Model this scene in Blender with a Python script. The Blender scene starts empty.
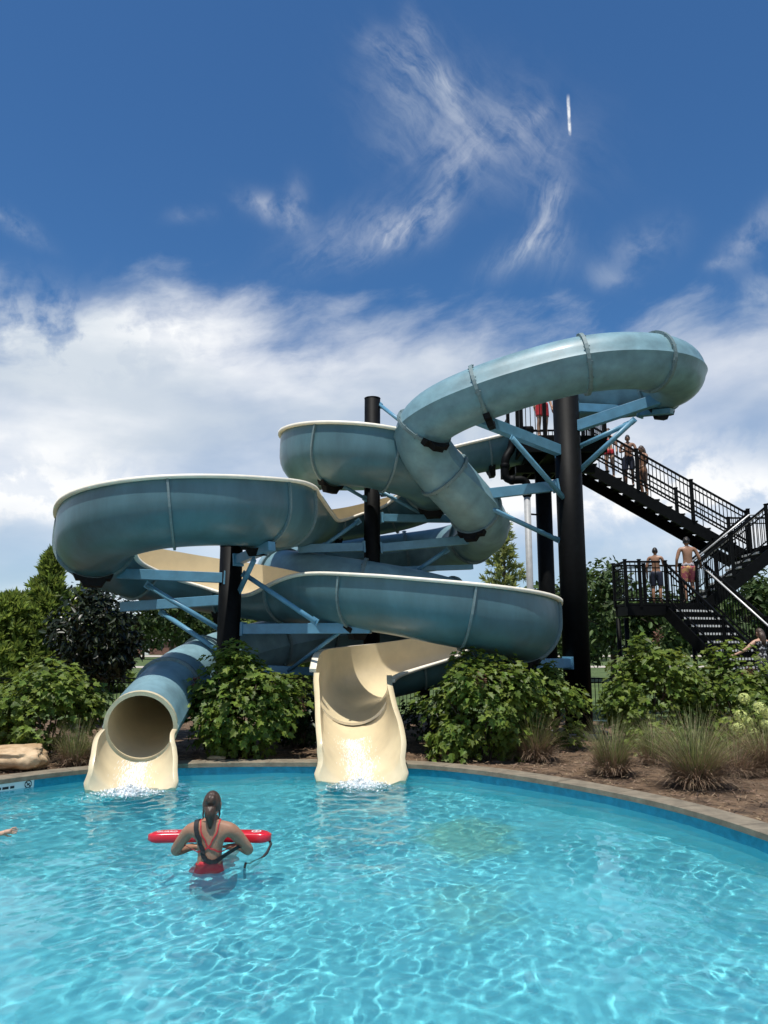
import bpy, bmesh, math, random
import numpy as np
from mathutils import Vector, Matrix
from mathutils.bvhtree import BVHTree
R = math.radians
random.seed(7); rng = np.random.default_rng(7)
S = bpy.context.scene
COL = S.collection

# ------------------------------------------------------------------ camera
F, TH, CH = 770.0, R(9.8), 2.1
def at(px, py, Y):
    """world point seen at a photo pixel, at distance Y in front of the camera"""
    y = 512 - py
    d = F*math.cos(TH) - y*math.sin(TH)
    return Vector(((px-384)*Y/d, Y, CH + (y*math.cos(TH)+F*math.sin(TH))*Y/d))
cd = bpy.data.cameras.new('camera'); cam = bpy.data.objects.new('camera', cd); COL.objects.link(cam)
cam.location = (0, 0, CH); cam.rotation_euler = (R(90)+TH, 0, 0)
cd.sensor_fit = 'VERTICAL'; cd.sensor_height = 36; cd.lens = 36*F/1024; cd.clip_end = 3000; cd.clip_start = .05
S.camera = cam

# ------------------------------------------------------------------ helpers
def tag(o, label=None, cat=None, group=None, kind=None):
    if label: o['label'] = label
    if cat: o['category'] = cat
    if group: o['group'] = group
    if kind: o['kind'] = kind
    return o
def empty(name, label, cat, loc=(0,0,0), group=None, rz=0):
    o = bpy.data.objects.new(name, None); COL.objects.link(o)
    o.location = loc; o.rotation_euler = (0,0,rz); o.empty_display_size = .2
    return tag(o, label, cat, group)
class MB:
    def __init__(s): s.v=[]; s.f=[]; s.m=[]; s.sm=[]
    def add(s, vs, fs, m=0, sm=False):
        b=len(s.v); s.v += [tuple(p) for p in vs]
        for f in fs:
            s.f.append([b+i for i in f]); s.m.append(m); s.sm.append(sm)
    def box(s, c, d, m=0, rot=None):
        c=Vector(c); vs=[]
        for x in (-.5,.5):
            for y in (-.5,.5):
                for z in (-.5,.5):
                    p=Vector((x*d[0],y*d[1],z*d[2]))
                    if rot is not None: p=rot@p
                    vs.append(c+p)
        s.add(vs,[(0,1,3,2),(4,6,7,5),(0,4,5,1),(2,3,7,6),(0,2,6,4),(1,5,7,3)],m)
    def beam(s, a, b, w, h, m=0, up=(0,0,1)):
        a=Vector(a); b=Vector(b); t=(b-a).normalized(); up=Vector(up)
        if abs(t.dot(up))>.98: up=Vector((0,1,0))
        u=t.cross(up).normalized(); n=u.cross(t)
        vs=[]
        for p in (a,b):
            for (i,j) in ((-1,-1),(1,-1),(1,1),(-1,1)): vs.append(p+u*i*w/2+n*j*h/2)
        s.add(vs,[(3,2,1,0),(4,5,6,7),(0,1,5,4),(1,2,6,5),(2,3,7,6),(3,0,4,7)],m)
    def tube(s, pts, r, n=10, m=0, caps=True):
        pts=[Vector(p) for p in pts]; rs = r if isinstance(r,(list,tuple)) else [r]*len(pts)
        up=None; rings=[]; vs=[]
        for i,p in enumerate(pts):
            t=(pts[min(i+1,len(pts)-1)]-pts[max(i-1,0)]).normalized()
            if up is None:
                a=Vector((0,0,1)) if abs(t.z)<.9 else Vector((1,0,0))
                up=(a-t*a.dot(t)).normalized()
            else: up=(up-t*up.dot(t)).normalized()
            sd=t.cross(up)
            for k in range(n):
                an=2*math.pi*k/n
                vs.append(p+(up*math.cos(an)+sd*math.sin(an))*rs[i])
        fs=[]
        for i in range(len(pts)-1):
            for k in range(n):
                k2=(k+1)%n; fs.append((i*n+k,(i)*n+k2,(i+1)*n+k2,(i+1)*n+k))
        s.add(vs,fs,m,True)
        if caps:
            b=len(s.v)-len(vs); e=b+(len(pts)-1)*n
            s.f.append([b+k for k in range(n)][::-1]); s.m.append(m); s.sm.append(False)
            s.f.append([e+k for k in range(n)]); s.m.append(m); s.sm.append(False)
    def ell(s, c, r, n=12, m=0, k=8, rot=None):
        c=Vector(c); r = (r,r,r) if not isinstance(r,(tuple,list)) else r
        vs=[]
        for i in range(k+1):
            th=math.pi*i/k
            for j in range(n):
                ph=2*math.pi*j/n
                p=Vector((r[0]*math.sin(th)*math.cos(ph),r[1]*math.sin(th)*math.sin(ph),r[2]*math.cos(th)))
                if rot is not None: p=rot@p
                vs.append(c+p)
        fs=[(i*n+j,(i+1)*n+j,(i+1)*n+(j+1)%n,i*n+(j+1)%n) for i in range(k) for j in range(n)]
        s.add(vs,fs,m,True)
    def build(s, name, mats, parent=None, bevel=0):
        me=bpy.data.meshes.new(name); me.from_pydata(s.v,[],s.f)
        for mt in (mats if isinstance(mats,(list,tuple)) else [mats]): me.materials.append(mt)
        me.polygons.foreach_set('material_index',s.m); me.polygons.foreach_set('use_smooth',s.sm)
        me.update()
        return link(name, me, parent, bevel)
def link(name, me, parent=None, bevel=0):
    o=bpy.data.objects.new(name, me); COL.objects.link(o)
    if parent is not None:
        o.parent=parent
        o.matrix_parent_inverse = Matrix.Translation(-Vector(parent.location)) if parent.parent is None else Matrix()
        if parent.parent is not None and parent.type=='EMPTY': pass
    if bevel:
        b=o.modifiers.new('bevel','BEVEL'); b.width=bevel; b.segments=2; b.limit_method='ANGLE'; b.angle_limit=R(40)
    return o
def np_mesh(name, V, Fc, mats, parent=None, midx=None, smooth=False):
    """V (n,3) array, Fc (m,k) int array, k corners each"""
    me=bpy.data.meshes.new(name); n=len(V); m,k=Fc.shape
    me.vertices.add(n); me.vertices.foreach_set('co',np.ascontiguousarray(V,dtype=np.float32).ravel())
    me.loops.add(m*k); me.loops.foreach_set('vertex_index',Fc.astype(np.int32).ravel())
    me.polygons.add(m); me.polygons.foreach_set('loop_start',np.arange(0,m*k,k,dtype=np.int32))
    for mt in (mats if isinstance(mats,(list,tuple)) else [mats]): me.materials.append(mt)
    if midx is not None: me.polygons.foreach_set('material_index',np.asarray(midx,dtype=np.int32))
    me.polygons.foreach_set('use_smooth',np.full(m,smooth,dtype=bool))
    me.update(calc_edges=True)
    return link(name, me, parent)
def copy_tree(o, parent=None):
    c=o.copy(); COL.objects.link(c)
    if parent is not None: c.parent=parent
    for ch in list(o.children): copy_tree(ch,c)
    return c

# ------------------------------------------------------------------ materials
def nt(m): return m.node_tree.nodes, m.node_tree.links
def mat(name, col, rough=.5, var=.12, scale=6, metal=0, spec=.5, bump=0, bscale=40, coat=0, stretch=None, col2=None, island=0, transl=0, thr=(.35,.65)):
    m=bpy.data.materials.new(name); m.use_nodes=True; N,L=nt(m); b=N['Principled BSDF']
    b.inputs['Roughness'].default_value=rough; b.inputs['Metallic'].default_value=metal
    b.inputs['Specular IOR Level'].default_value=spec; b.inputs['Coat Weight'].default_value=coat
    b.inputs['Coat Roughness'].default_value=.12
    tc=N.new('ShaderNodeTexCoord'); mp=N.new('ShaderNodeMapping'); L.new(tc.outputs['Object'],mp.inputs['Vector'])
    if stretch: mp.inputs['Scale'].default_value=stretch
    nz=N.new('ShaderNodeTexNoise'); nz.inputs['Scale'].default_value=scale; nz.inputs['Detail'].default_value=5; nz.inputs['Roughness'].default_value=.62
    L.new(mp.outputs[0],nz.inputs['Vector'])
    rp=N.new('ShaderNodeValToRGB'); rp.color_ramp.elements[0].position=thr[0]; rp.color_ramp.elements[1].position=thr[1]
    c=Vector(col); lo=c*(1-var); hi=Vector(col2) if col2 else c*(1+var)
    rp.color_ramp.elements[0].color=(*lo,1); rp.color_ramp.elements[1].color=(*[min(1,x) for x in hi],1)
    L.new(nz.outputs['Fac'],rp.inputs['Fac']); out=rp.outputs['Color']
    if island:
        g=N.new('ShaderNodeNewGeometry'); h=N.new('ShaderNodeHueSaturation')
        mr=N.new('ShaderNodeMapRange'); mr.inputs['To Min'].default_value=1-island; mr.inputs['To Max'].default_value=1+island
        L.new(g.outputs['Random Per Island'],mr.inputs['Value']); L.new(mr.outputs[0],h.inputs['Value'])
        m2=N.new('ShaderNodeMapRange'); m2.inputs['To Min'].default_value=.5-.035*island; m2.inputs['To Max'].default_value=.5+.03*island
        ml=N.new('ShaderNodeMath'); ml.operation='MULTIPLY'; ml.inputs[1].default_value=7.31
        fr=N.new('ShaderNodeMath'); fr.operation='FRACT'
        L.new(g.outputs['Random Per Island'],ml.inputs[0]); L.new(ml.outputs[0],fr.inputs[0]); L.new(fr.outputs[0],m2.inputs['Value'])
        L.new(m2.outputs[0],h.inputs['Hue']); L.new(out,h.inputs['Color']); out=h.outputs['Color']
    L.new(out,b.inputs['Base Color'])
    if bump:
        n2=N.new('ShaderNodeTexNoise'); n2.inputs['Scale'].default_value=bscale; n2.inputs['Detail'].default_value=4
        L.new(mp.outputs[0],n2.inputs['Vector']); bp=N.new('ShaderNodeBump'); bp.inputs['Strength'].default_value=bump; bp.inputs['Distance'].default_value=.02
        L.new(n2.outputs['Fac'],bp.inputs['Height']); L.new(bp.outputs[0],b.inputs['Normal'])
    if transl:
        t=N.new('ShaderNodeBsdfTranslucent'); hs=N.new('ShaderNodeHueSaturation'); hs.inputs['Value'].default_value=1.6; hs.inputs['Hue'].default_value=.485
        L.new(out,hs.inputs['Color']); L.new(hs.outputs[0],t.inputs['Color'])
        mx=N.new('ShaderNodeMixShader'); mx.inputs[0].default_value=transl
        L.new(b.outputs[0],mx.inputs[1]); L.new(t.outputs[0],mx.inputs[2]); L.new(mx.outputs[0],N['Material Output'].inputs['Surface'])
    return m
M={}
M['teal']=mat('teal_gelcoat',(.066,.15,.178),.42,.24,1.9,coat=.16,bump=.05,bscale=3,stretch=(1,1,.3),thr=(.3,.7))
M['tubeteal']=mat('faded_teal_gelcoat',(.165,.285,.325),.48,.26,2.4,coat=.12,bump=.05,bscale=3,thr=(.3,.72))
M['cream']=mat('cream_gelcoat',(.72,.60,.385),.33,.07,2.2,coat=.4,bump=.03,bscale=3)
M['rim']=mat('pale_rim',(.86,.80,.67),.5,.06,5)
M['flange']=mat('flange_grey_teal',(.15,.215,.225),.6,.12,22)
M['beam']=mat('blue_painted_steel',(.105,.27,.40),.42,.12,4,bump=.03)
M['black']=mat('black_painted_steel',(.004,.0045,.005),.55,.3,8,spec=.10)
M['blackrub']=mat('black_saddle_steel',(.005,.005,.006),.7,.3,8,spec=.2)
M['galv']=mat('galvanised_steel',(.58,.58,.57),.4,.1,12,metal=.35)
M['nosing']=mat('worn_light_nosing',(.74,.74,.71),.6,.15,20)
M['pvc']=mat('grey_pvc',(.36,.37,.38),.5,.1,8)
M['concrete']=mat('coping_stone',(.20,.168,.12),.85,.25,5,bump=.35,bscale=60)
M['footing']=mat('footing_concrete',(.3,.29,.26),.9,.15,6,bump=.3)
M['mulch']=mat('brown_mulch',(.115,.068,.038),.95,.5,3.5,bump=1.0,bscale=90,col2=(.22,.14,.08))
M['lawn']=mat('lawn_grass',(.055,.095,.02),.95,.3,.9,bump=.6,bscale=30,col2=(.095,.14,.035))
M['deck']=mat('deck_concrete',(.45,.41,.35),.85,.12,3,bump=.2)
M['path']=mat('park_path',(.45,.40,.33),.9,.1,3)
M['rock']=mat('sandstone',(.48,.30,.15),.85,.3,3.2,bump=.5,bscale=12,col2=(.60,.44,.27))
M['leaf']=mat('hydrangea_leaf',(.088,.155,.020),.5,.25,2.5,spec=.35,island=.42,transl=.33,col2=(.165,.22,.034))
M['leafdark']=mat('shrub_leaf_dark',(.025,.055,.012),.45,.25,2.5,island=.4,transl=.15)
M['leafred']=mat('rusty_flower',(.17,.08,.05),.7,.25,6,island=.4,transl=.15)
M['bloom']=mat('lime_bloom',(.55,.60,.22),.7,.15,9,island=.2,transl=.2)
M['magnolia']=mat('magnolia_leaf',(.015,.023,.008),.3,.25,3,spec=.35,island=.4,transl=.04)
M['conifer']=mat('conifer_needles',(.15,.21,.04),.6,.25,1.5,island=.4,transl=.4)
M['cypress']=mat('cypress_needles',(.26,.30,.10),.6,.25,1.5,island=.35,transl=.35)
M['treeleaf']=mat('tree_leaf',(.048,.082,.02),.6,.3,.7,island=.4,transl=.2,spec=.3)
M['bark']=mat('bark',(.075,.055,.04),.9,.3,9,bump=.6)
M['blade']=mat('grass_blade',(.17,.19,.065),.6,.3,5,island=.4,transl=.2)
M['bladedry']=mat('dry_grass_blade',(.25,.175,.11),.75,.3,5,island=.4,transl=.12)
M['skin1']=mat('tanned_skin',(.34,.18,.11),.45,.08,9)
M['skin2']=mat('fair_skin',(.52,.31,.21),.5,.08,9)
M['skin3']=mat('brown_skin',(.27,.14,.085),.45,.08,9)
M['hair']=mat('dark_brown_hair',(.055,.032,.02),.42,.4,30,bump=.5,bscale=90,stretch=(1,1,.2))
M['hairdark']=mat('black_hair',(.014,.011,.01),.45,.3,30,bump=.5,bscale=60)
M['red']=mat('red_swimwear',(.52,.025,.035),.6,.15,10)
M['redfoam']=mat('red_vinyl_foam',(.62,.012,.03),.3,.06,6,coat=.3)
M['white']=mat('white_print',(.8,.8,.78),.5,.03,6)
M['strap']=mat('black_webbing',(.014,.014,.015),.7,.2,60)
M['pink']=mat('pink_patterned_trunks',(.44,.09,.13),.7,.1,11,col2=(.62,.36,.14),thr=(.48,.56))
M['greywaist']=mat('grey_waistband',(.35,.33,.36),.7,.15,20)
M['navy']=mat('navy_swimwear',(.02,.025,.05),.6,.2,12)
M['florald']=mat('white_flowered_black_fabric',(.015,.015,.018),.75,.1,17,col2=(.7,.68,.68),thr=(.56,.60))
M['eye']=mat('dark_eye',(.02,.015,.012),.3,.05,6)
M['brick']=mat('brick_wall',(.22,.11,.08),.85,.2,6)
M['roof']=mat('grey_roof',(.13,.12,.12),.85,.2,3)
M['glassd']=mat('dark_window',(.03,.035,.04),.15,.1,3)
M['foam']=mat('white_foam',(.86,.89,.9),.5,.03,8)

# ------------------------------------------------------------------ sun + sky
sdir=Vector((-.10,-.27,.957)).normalized()
el=math.asin(sdir.z); azr=math.atan2(sdir.x,sdir.y)
sl=bpy.data.lights.new('sun','SUN'); sl.energy=5.0; sl.angle=R(.53); sl.color=(1,.955,.88)
so=bpy.data.objects.new('sun',sl); COL.objects.link(so); so.rotation_euler=sdir.to_track_quat('Z','Y').to_euler(); so.location=(0,0,60)
sl.cycles.is_caustics_light=True
W=bpy.data.worlds.new('World'); S.world=W; W.use_nodes=True
N,L=W.node_tree.nodes,W.node_tree.links
bg=N['Background']; bg.inputs['Strength'].default_value=.08
sky=N.new('ShaderNodeTexSky'); sky.sky_type='NISHITA'; sky.sun_disc=False; sky.sun_elevation=el; sky.sun_rotation=azr
sky.air_density=1.0; sky.dust_density=.35; sky.ozone_density=2.2
def val(x):
    return x
def mth(op,a,b=None,c=None,clamp=False):
    n=N.new('ShaderNodeMath'); n.operation=op; n.use_clamp=clamp
    for i,x in enumerate((a,b,c)):
        if x is None: continue
        if isinstance(x,(int,float)): n.inputs[i].default_value=x
        else: L.new(x,n.inputs[i])
    return n.outputs[0]
def ramp(x,a,b):
    n=N.new('ShaderNodeMapRange'); n.interpolation_type='SMOOTHSTEP'; n.clamp=True
    L.new(x,n.inputs['Value']); n.inputs['From Min'].default_value=a; n.inputs['From Max'].default_value=b
    return n.outputs[0]
tc=N.new('ShaderNodeTexCoord'); sp=N.new('ShaderNodeSeparateXYZ'); L.new(tc.outputs['Generated'],sp.inputs[0])
# azimuth (right positive) and elevation in degrees
AZ=mth('MULTIPLY',mth('ARCTAN2',sp.outputs[0],sp.outputs[1]),57.2958)
EL=mth('MULTIPLY',mth('ARCSINE',sp.outputs[2]),57.2958)
def angs(px,py):
    d=at(px,py,10)-Vector((0,0,CH)); d.normalize()
    return math.degrees(math.atan2(d.x,d.y)), math.degrees(math.asin(d.z))
def noise(scale,detail=6,rough=.6,dist=0,rot=0,sx=1,sy=1,off=(0,0),warp=None):
    cb=N.new('ShaderNodeCombineXYZ')
    x,y=AZ,EL
    if warp: x=mth('ADD',AZ,mth('MULTIPLY',WX,warp)); y=mth('ADD',EL,mth('MULTIPLY',WY,warp))
    c,s=math.cos(R(rot)),math.sin(R(rot))
    u=mth('ADD',mth('MULTIPLY',x,c*sx),mth('ADD',mth('MULTIPLY',y,s*sx),off[0])); v=mth('ADD',mth('MULTIPLY',x,-s*sy),mth('ADD',mth('MULTIPLY',y,c*sy),off[1]))
    L.new(u,cb.inputs[0]); L.new(v,cb.inputs[1])
    n=N.new('ShaderNodeTexNoise'); n.noise_dimensions='2D'; n.inputs['Scale'].default_value=scale; n.inputs['Detail'].default_value=detail
    n.inputs['Roughness'].default_value=rough; n.inputs['Distortion'].default_value=dist
    L.new(cb.outputs[0],n.inputs['Vector']); return n.outputs['Fac']
WX=mth('MULTIPLY',mth('SUBTRACT',noise(.13,5,.55),.5),6.0)
WY=mth('MULTIPLY',mth('SUBTRACT',noise(.13,5,.55,off=(40,13)),.5),6.0)
def blob(px,py,rx,ry,rot,warp=1.0):
    """soft elliptical mask on the sky, radii in degrees"""
    a,e=angs(px,py)
    dx=mth('SUBTRACT',mth('ADD',AZ,mth('MULTIPLY',WX,warp)),a); dy=mth('SUBTRACT',mth('ADD',EL,mth('MULTIPLY',WY,warp)),e)
    c,s=math.cos(R(rot)),math.sin(R(rot))
    u=mth('ADD',mth('MULTIPLY',dx,c/rx),mth('MULTIPLY',dy,s/rx)); v=mth('ADD',mth('MULTIPLY',dx,-s/ry),mth('MULTIPLY',dy,c/ry))
    d=mth('ADD',mth('MULTIPLY',u,u),mth('MULTIPLY',v,v))
    return mth('POWER',2.718,mth('MULTIPLY',d,-1.0))
def seg_mask(p,q,w,warp=1.0):
    a=Vector(angs(*p)); b=Vector(angs(*q)); d=b-a
    return blob((p[0]+q[0])/2,(p[1]+q[1])/2,d.length/2*1.05,w,math.degrees(math.atan2(d.y,d.x)),warp)
def addall(l):
    o=l[0]
    for x in l[1:]: o=mth('ADD',o,x)
    return o
def mul(a,b): return mth('MULTIPLY',a,b)
# (1) broad pale cloud bank over the lower half of the sky, feathered upper edge
e1=mul(mth('SUBTRACT',noise(.055,3,.5,off=(3,9)),.5),7.0)
e2=mul(mth('SUBTRACT',noise(.2,9,.60,0,rot=14,sx=.42,sy=1.25,off=(11,2),warp=.35),.5),8.5)
edge=mth('ADD',EL,mth('ADD',e1,e2))
edge=mth('SUBTRACT',edge,addall([mul(blob(230,285,9,2.6,8,.5),3.2),mul(blob(560,330,10,3,0,.5),-1.5),mul(blob(690,330,7,3,0,.5),1.5)]))
bank=mth('SUBTRACT',1,ramp(edge,18.6,24.8))
tex=ramp(noise(.09,8,.52,0,rot=10,sx=.5,sy=1.4,off=(5,21),warp=.5),.30,.68)
bank=mul(bank,mth('ADD',.60,mul(tex,.36)))
gap=mul(blob(745,440,9,4.0,-12,.6),.42)
gap2=mul(blob(640,585,30,4.5,0,.4),.36)
gap3=mul(blob(10,560,16,4.0,0,.4),.36)
gap4=mul(blob(330,470,12,5.0,0,.5),.16)
bank=mth('MULTIPLY',bank,mth('SUBTRACT',1,addall([gap,gap2,gap3,gap4])),clamp=True)
puffm=addall([blob(30,492,8,2.6,0,.5),blob(725,500,8,3.2,0,.5),blob(545,480,9,3,0,.5),blob(60,330,9,2.2,6,.5)])
puff=mul(mul(puffm,ramp(noise(.24,8,.58,0,off=(2,7),warp=.4),.36,.60)),.62)
# (2) high cirrus wisps, fibrous along their own direction
def fib(rot,off,sx=.22,sy=1.15,sc=.62): return ramp(noise(sc,9,.63,0,rot=rot,sx=sx,sy=sy,off=off,warp=.55),.30,.80)
fA=fib(38,(7,3)); fB=fib(60,(17,30)); fC=fib(-38,(3,14))
soft=noise(.30,7,.6,0,off=(9,5),warp=.3); softr=ramp(soft,.32,.68)
A=lambda m,k: mul(m,k)
wA=addall([A(seg_mask((432,215),(360,248),1.1,.22),1.0),A(seg_mask((452,180),(425,232),1.1,.22),1.0),A(seg_mask((440,120),(470,185),3.6,.3),.42),A(seg_mask((400,215),(300,258),1.6,.4),.45)])
wB=addall([A(seg_mask((556,196),(530,250),.8,.16),1.15),A(seg_mask((550,238),(490,270),.9,.18),.9),A(blob(548,200,1.5,.8,20,.2),.6),A(blob(555,255,1.5,1.3,0,.25),.6),A(seg_mask((565,130),(530,185),1.2,.2),.32)])
wC=addall([A(seg_mask((365,35),(410,65),.8,.2),.7),A(seg_mask((405,20),(430,55),1.1,.3),.5),A(blob(435,82,2.0,1.0,-20,.25),1.0),A(seg_mask((400,100),(555,150),3.0,.4),.62),A(blob(535,117,1.2,.5,25,.15),.7),A(blob(400,110,2.5,2.5,0,.4),.4)])
wD=addall([A(blob(272,212,2.4,.8,-12,.3),.8),A(blob(295,203,.9,1.4,0,.2),.5),A(blob(14,224,1.8,.6,-22,.2),1.0),A(blob(640,248,2.4,1.3,15,.3),.5),A(blob(755,240,2.2,1.0,40,.3),.8),A(blob(762,290,1.8,.9,20,.2),1.0),A(blob(190,215,1.4,.5,10,.4),.3),A(blob(720,265,.8,.4,0,.1),.6),A(blob(610,275,1.6,.8,-20,.2),.5)])
mixf=lambda f: mth('ADD',mul(softr,.26),mul(f,.50))
wisps=addall([mul(wA,mixf(fA)),mul(wB,mixf(fB)),mul(wC,mixf(fC)),mul(wD,mth('ADD',mul(softr,.5),mul(fC,.2)))])
# (3) short piece of aircraft trail
ca,ce=angs(569,116)
tr=mth('MULTIPLY',mth('SUBTRACT',1,ramp(mth('ABSOLUTE',mth('SUBTRACT',AZ,ca)),.02,.19)),mth('SUBTRACT',1,ramp(mth('ABSOLUTE',mth('SUBTRACT',EL,ce)),.7,1.35)))
tr=mth('MULTIPLY',tr,mth('ADD',.45,mth('MULTIPLY',ramp(noise(2.0,4,.6),.3,.6),.5)))
cl=mth('MAXIMUM',addall([bank,puff,mth('MULTIPLY',wisps,.68)]),tr,clamp=True)
cl=mth('MULTIPLY',cl,ramp(EL,-2,1),clamp=True)
mix=N.new('ShaderNodeMix'); mix.data_type='RGBA'; L.new(cl,mix.inputs['Factor'])
tint=N.new('ShaderNodeMix'); tint.data_type='RGBA'; tint.blend_type='MULTIPLY'; tint.inputs['Factor'].default_value=1
L.new(sky.outputs[0],tint.inputs['A']); tint.inputs['B'].default_value=(.58,1.04,1.42,1)
L.new(tint.outputs['Result'],mix.inputs['A'])
cc=N.new('ShaderNodeMix'); cc.data_type='RGBA'; L.new(ramp(noise(.09,6,.5,0,sx=.5,sy=1.4,off=(31,4)),.36,.66),cc.inputs['Factor'])
cc.inputs['A'].default_value=(8.2,9.1,10.1,1); cc.inputs['B'].default_value=(12.4,12.6,12.8,1)
L.new(cc.outputs['Result'],mix.inputs['B']); L.new(mix.outputs['Result'],bg.inputs['Color'])

S.view_settings.view_transform='Standard'; S.view_settings.look='None'; S.view_settings.exposure=0.0; S.view_settings.gamma=1
S.render.engine='CYCLES'
S.cycles.use_denoising=True
S.cycles.max_bounces=10; S.cycles.transparent_max_bounces=12; S.cycles.sample_clamp_indirect=6
S.cycles.use_adaptive_sampling=True; S.cycles.adaptive_threshold=.015

# ------------------------------------------------------------------ splines
def catmull(P, step=.12, closed=False):
    P=np.array(P,float); n=len(P); out=[]
    segs=n if closed else n-1
    for i in range(segs):
        g=lambda k: P[(i+k)%n] if closed else P[min(max(i+k,0),n-1)]
        p0,p1,p2,p3=g(-1),g(0),g(1),g(2)
        if not closed:
            if i==0: p0=2*p1-p2
            if i==n-2: p3=2*p2-p1
        m=max(2,int(np.linalg.norm(p2[:3]-p1[:3])/step))
        for k in range(m):
            t=k/m
            out.append(.5*((2*p1)+(-p0+p2)*t+(2*p0-5*p1+4*p2-p3)*t*t+(-p0+3*p1-3*p2+p3)*t**3))
    if not closed: out.append(P[-1])
    return np.array(out)
def smooth_z(Q, idx, k=6):
    Q=Q.copy()
    for _ in range(k):
        Q[1:-1,idx]=.25*Q[:-2,idx]+.5*Q[1:-1,idx]+.25*Q[2:,idx]
    return Q

# ------------------------------------------------------------------ ground, pool
POOL=[(-5.6,11.75),(-4.6,12.75),(-3.3,13.28),(-1.57,13.42),(.2,13.3),(1.4,12.68),(2.5,11.55),(3.45,10.1),(3.98,8.5),(4.2,6.5),(4.0,4.2),(3.0,2.2),(1.2,1.35),(-1.5,1.2),(-4.2,2.0),(-6.2,4.3),(-6.9,7.2),(-6.5,10.2)]
pc=np.array([-1.3,7.4])
po=catmull([(x,y,0) for x,y in POOL],.16,True)[:,:2]
npo=len(po)
def offset(poly,d):
    t=np.roll(poly,-1,0)-np.roll(poly,1,0); t/=np.linalg.norm(t,axis=1)[:,None]
    nrm=np.stack([t[:,1],-t[:,0]],1)
    s=np.sign(((poly-pc)*nrm).sum(1))[:,None]
    return poly+nrm*s*d
def radial(poly,rr):
    d=poly-pc; l=np.linalg.norm(d,axis=1)[:,None]; return pc+d/l*rr
ZC=.17
def ringmesh(name, loops, m, kind='structure', keep=None, wob=0):
    """loops: list of (poly,z); faces between consecutive loops"""
    V=np.concatenate([np.c_[p,np.full(len(p),z)] for p,z in loops]); n=npo; Fc=[]
    if wob: 
        V[n:,2]+=wob*(np.sin(V[n:,0]*1.7+V[n:,1]*.9)+np.sin(V[n:,1]*2.3-V[n:,0]*1.1))
    for i in range(len(loops)-1):
        for k in range(n):
            if keep and not keep(k): continue
            k2=(k+1)%n; Fc.append((i*n+k,i*n+k2,(i+1)*n+k2,(i+1)*n+k))
    o=np_mesh(name,V,np.array(Fc),m); tag(o,kind=kind); return o
cop_in,cop_out=offset(po,-.03),offset(po,.34)
o=ringmesh('pool_coping',[(cop_in,ZC-.07),(cop_in,ZC-.006),(offset(po,-.02),ZC),(offset(po,.33),ZC),(cop_out,ZC-.008),(cop_out,ZC-.12)],M['coping'] if 'coping' in M else M['concrete'])
jt=MB()
for k in range(0,npo,6):
    a=po[k]; b=cop_out[k]; d=(b-a)/np.linalg.norm(b-a); a2=a-d*.031; s_=np.array([-d[1],d[0]])*.004
    jt.add([(*(a2-s_),ZC+.0015),(*(b-s_),ZC+.0015),(*(b+s_),ZC+.0015),(*(a2+s_),ZC+.0015)],[(0,1,2,3)])
M['mortar']=mat('dark_mortar',(.10,.085,.065),.95,.2,20)
tag(jt.build('coping_joints',M['mortar']),kind='structure')
back=lambda k: po[k][1]<4.5 
loops=[(cop_out,ZC-.03)]
for t_ in (.6,1.3,2.2,3.4,5,7,9): 
    loops.append((offset(po,.34)+(radial(po,1)-pc)*t_,ZC-.03))
ringmesh('mulch_bed',loops,M['mulch'],keep=lambda k: not back(k),wob=.012)
ringmesh('pool_deck',loops,M['deck'],keep=back)
far=[(loops[-1][0],ZC-.031)]
for rr in (30,60,130,300,900): far.append((radial(po,rr),ZC-.03 if rr<100 else .1))
ringmesh('lawn',far,M['lawn'])
# basin
M['plaster']=mat('pool_plaster',(.17,.65,.70),.75,.10,.8,col2=(.225,.73,.77))
if True:
    N2,L2=nt(M['plaster']); b=N2['Principled BSDF']
    # sandy stain on the floor in front of the open slide
    tcx=N2.new('ShaderNodeTexCoord'); vm=N2.new('ShaderNodeVectorMath'); vm.operation='DISTANCE'
    mpx=N2.new('ShaderNodeMapping'); mpx.inputs['Scale'].default_value=(1,.62,1)
    L2.new(tcx.outputs['Object'],mpx.inputs[0])
    nzx=N2.new('ShaderNodeTexNoise'); nzx.inputs['Scale'].default_value=2.4; nzx.inputs['Detail'].default_value=4
    L2.new(tcx.outputs['Object'],nzx.inputs['Vector'])
    ax=N2.new('ShaderNodeVectorMath'); ax.operation='MULTIPLY_ADD'; ax.inputs[1].default_value=(.9,.9,0); L2.new(nzx.outputs['Color'],ax.inputs[0]); L2.new(mpx.outputs[0],ax.inputs[2])
    L2.new(ax.outputs[0],vm.inputs[0]); vm.inputs[1].default_value=(1.05+.45,10.2*.62+.45,-1.08)
    mr=N2.new('ShaderNodeMapRange'); mr.inputs['From Min'].default_value=.75; mr.inputs['From Max'].default_value=.35; mr.inputs['To Max'].default_value=.6; mr.interpolation_type='SMOOTHSTEP'
    L2.new(vm.outputs['Value'],mr.inputs['Value'])
    mm=N2.new('ShaderNodeMix'); mm.data_type='RGBA'; old=b.inputs['Base Color'].links[0].from_socket
    L2.new(mr.outputs[0],mm.inputs['Factor']); L2.new(old,mm.inputs['A']); mm.inputs['B'].default_value=(.34,.52,.24,1); L2.new(mm.outputs['Result'],b.inputs['Base Color'])
M['tile']=mat('waterline_tile',(.015,.27,.40),.25,.2,9)
ZF=-1.08
Vb=[];Fb=[];mi=[]
cols=[(po,ZC-.05),(po,-.12),(po,ZF)]
Vb=np.concatenate([np.c_[p,np.full(npo,z)] for p,z in cols]+[np.c_[pc+(po-pc)*s,np.full(npo,ZF)] for s in (.8,.5,.2)]+[np.array([[pc[0],pc[1],ZF]])])
quads=[]
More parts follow.
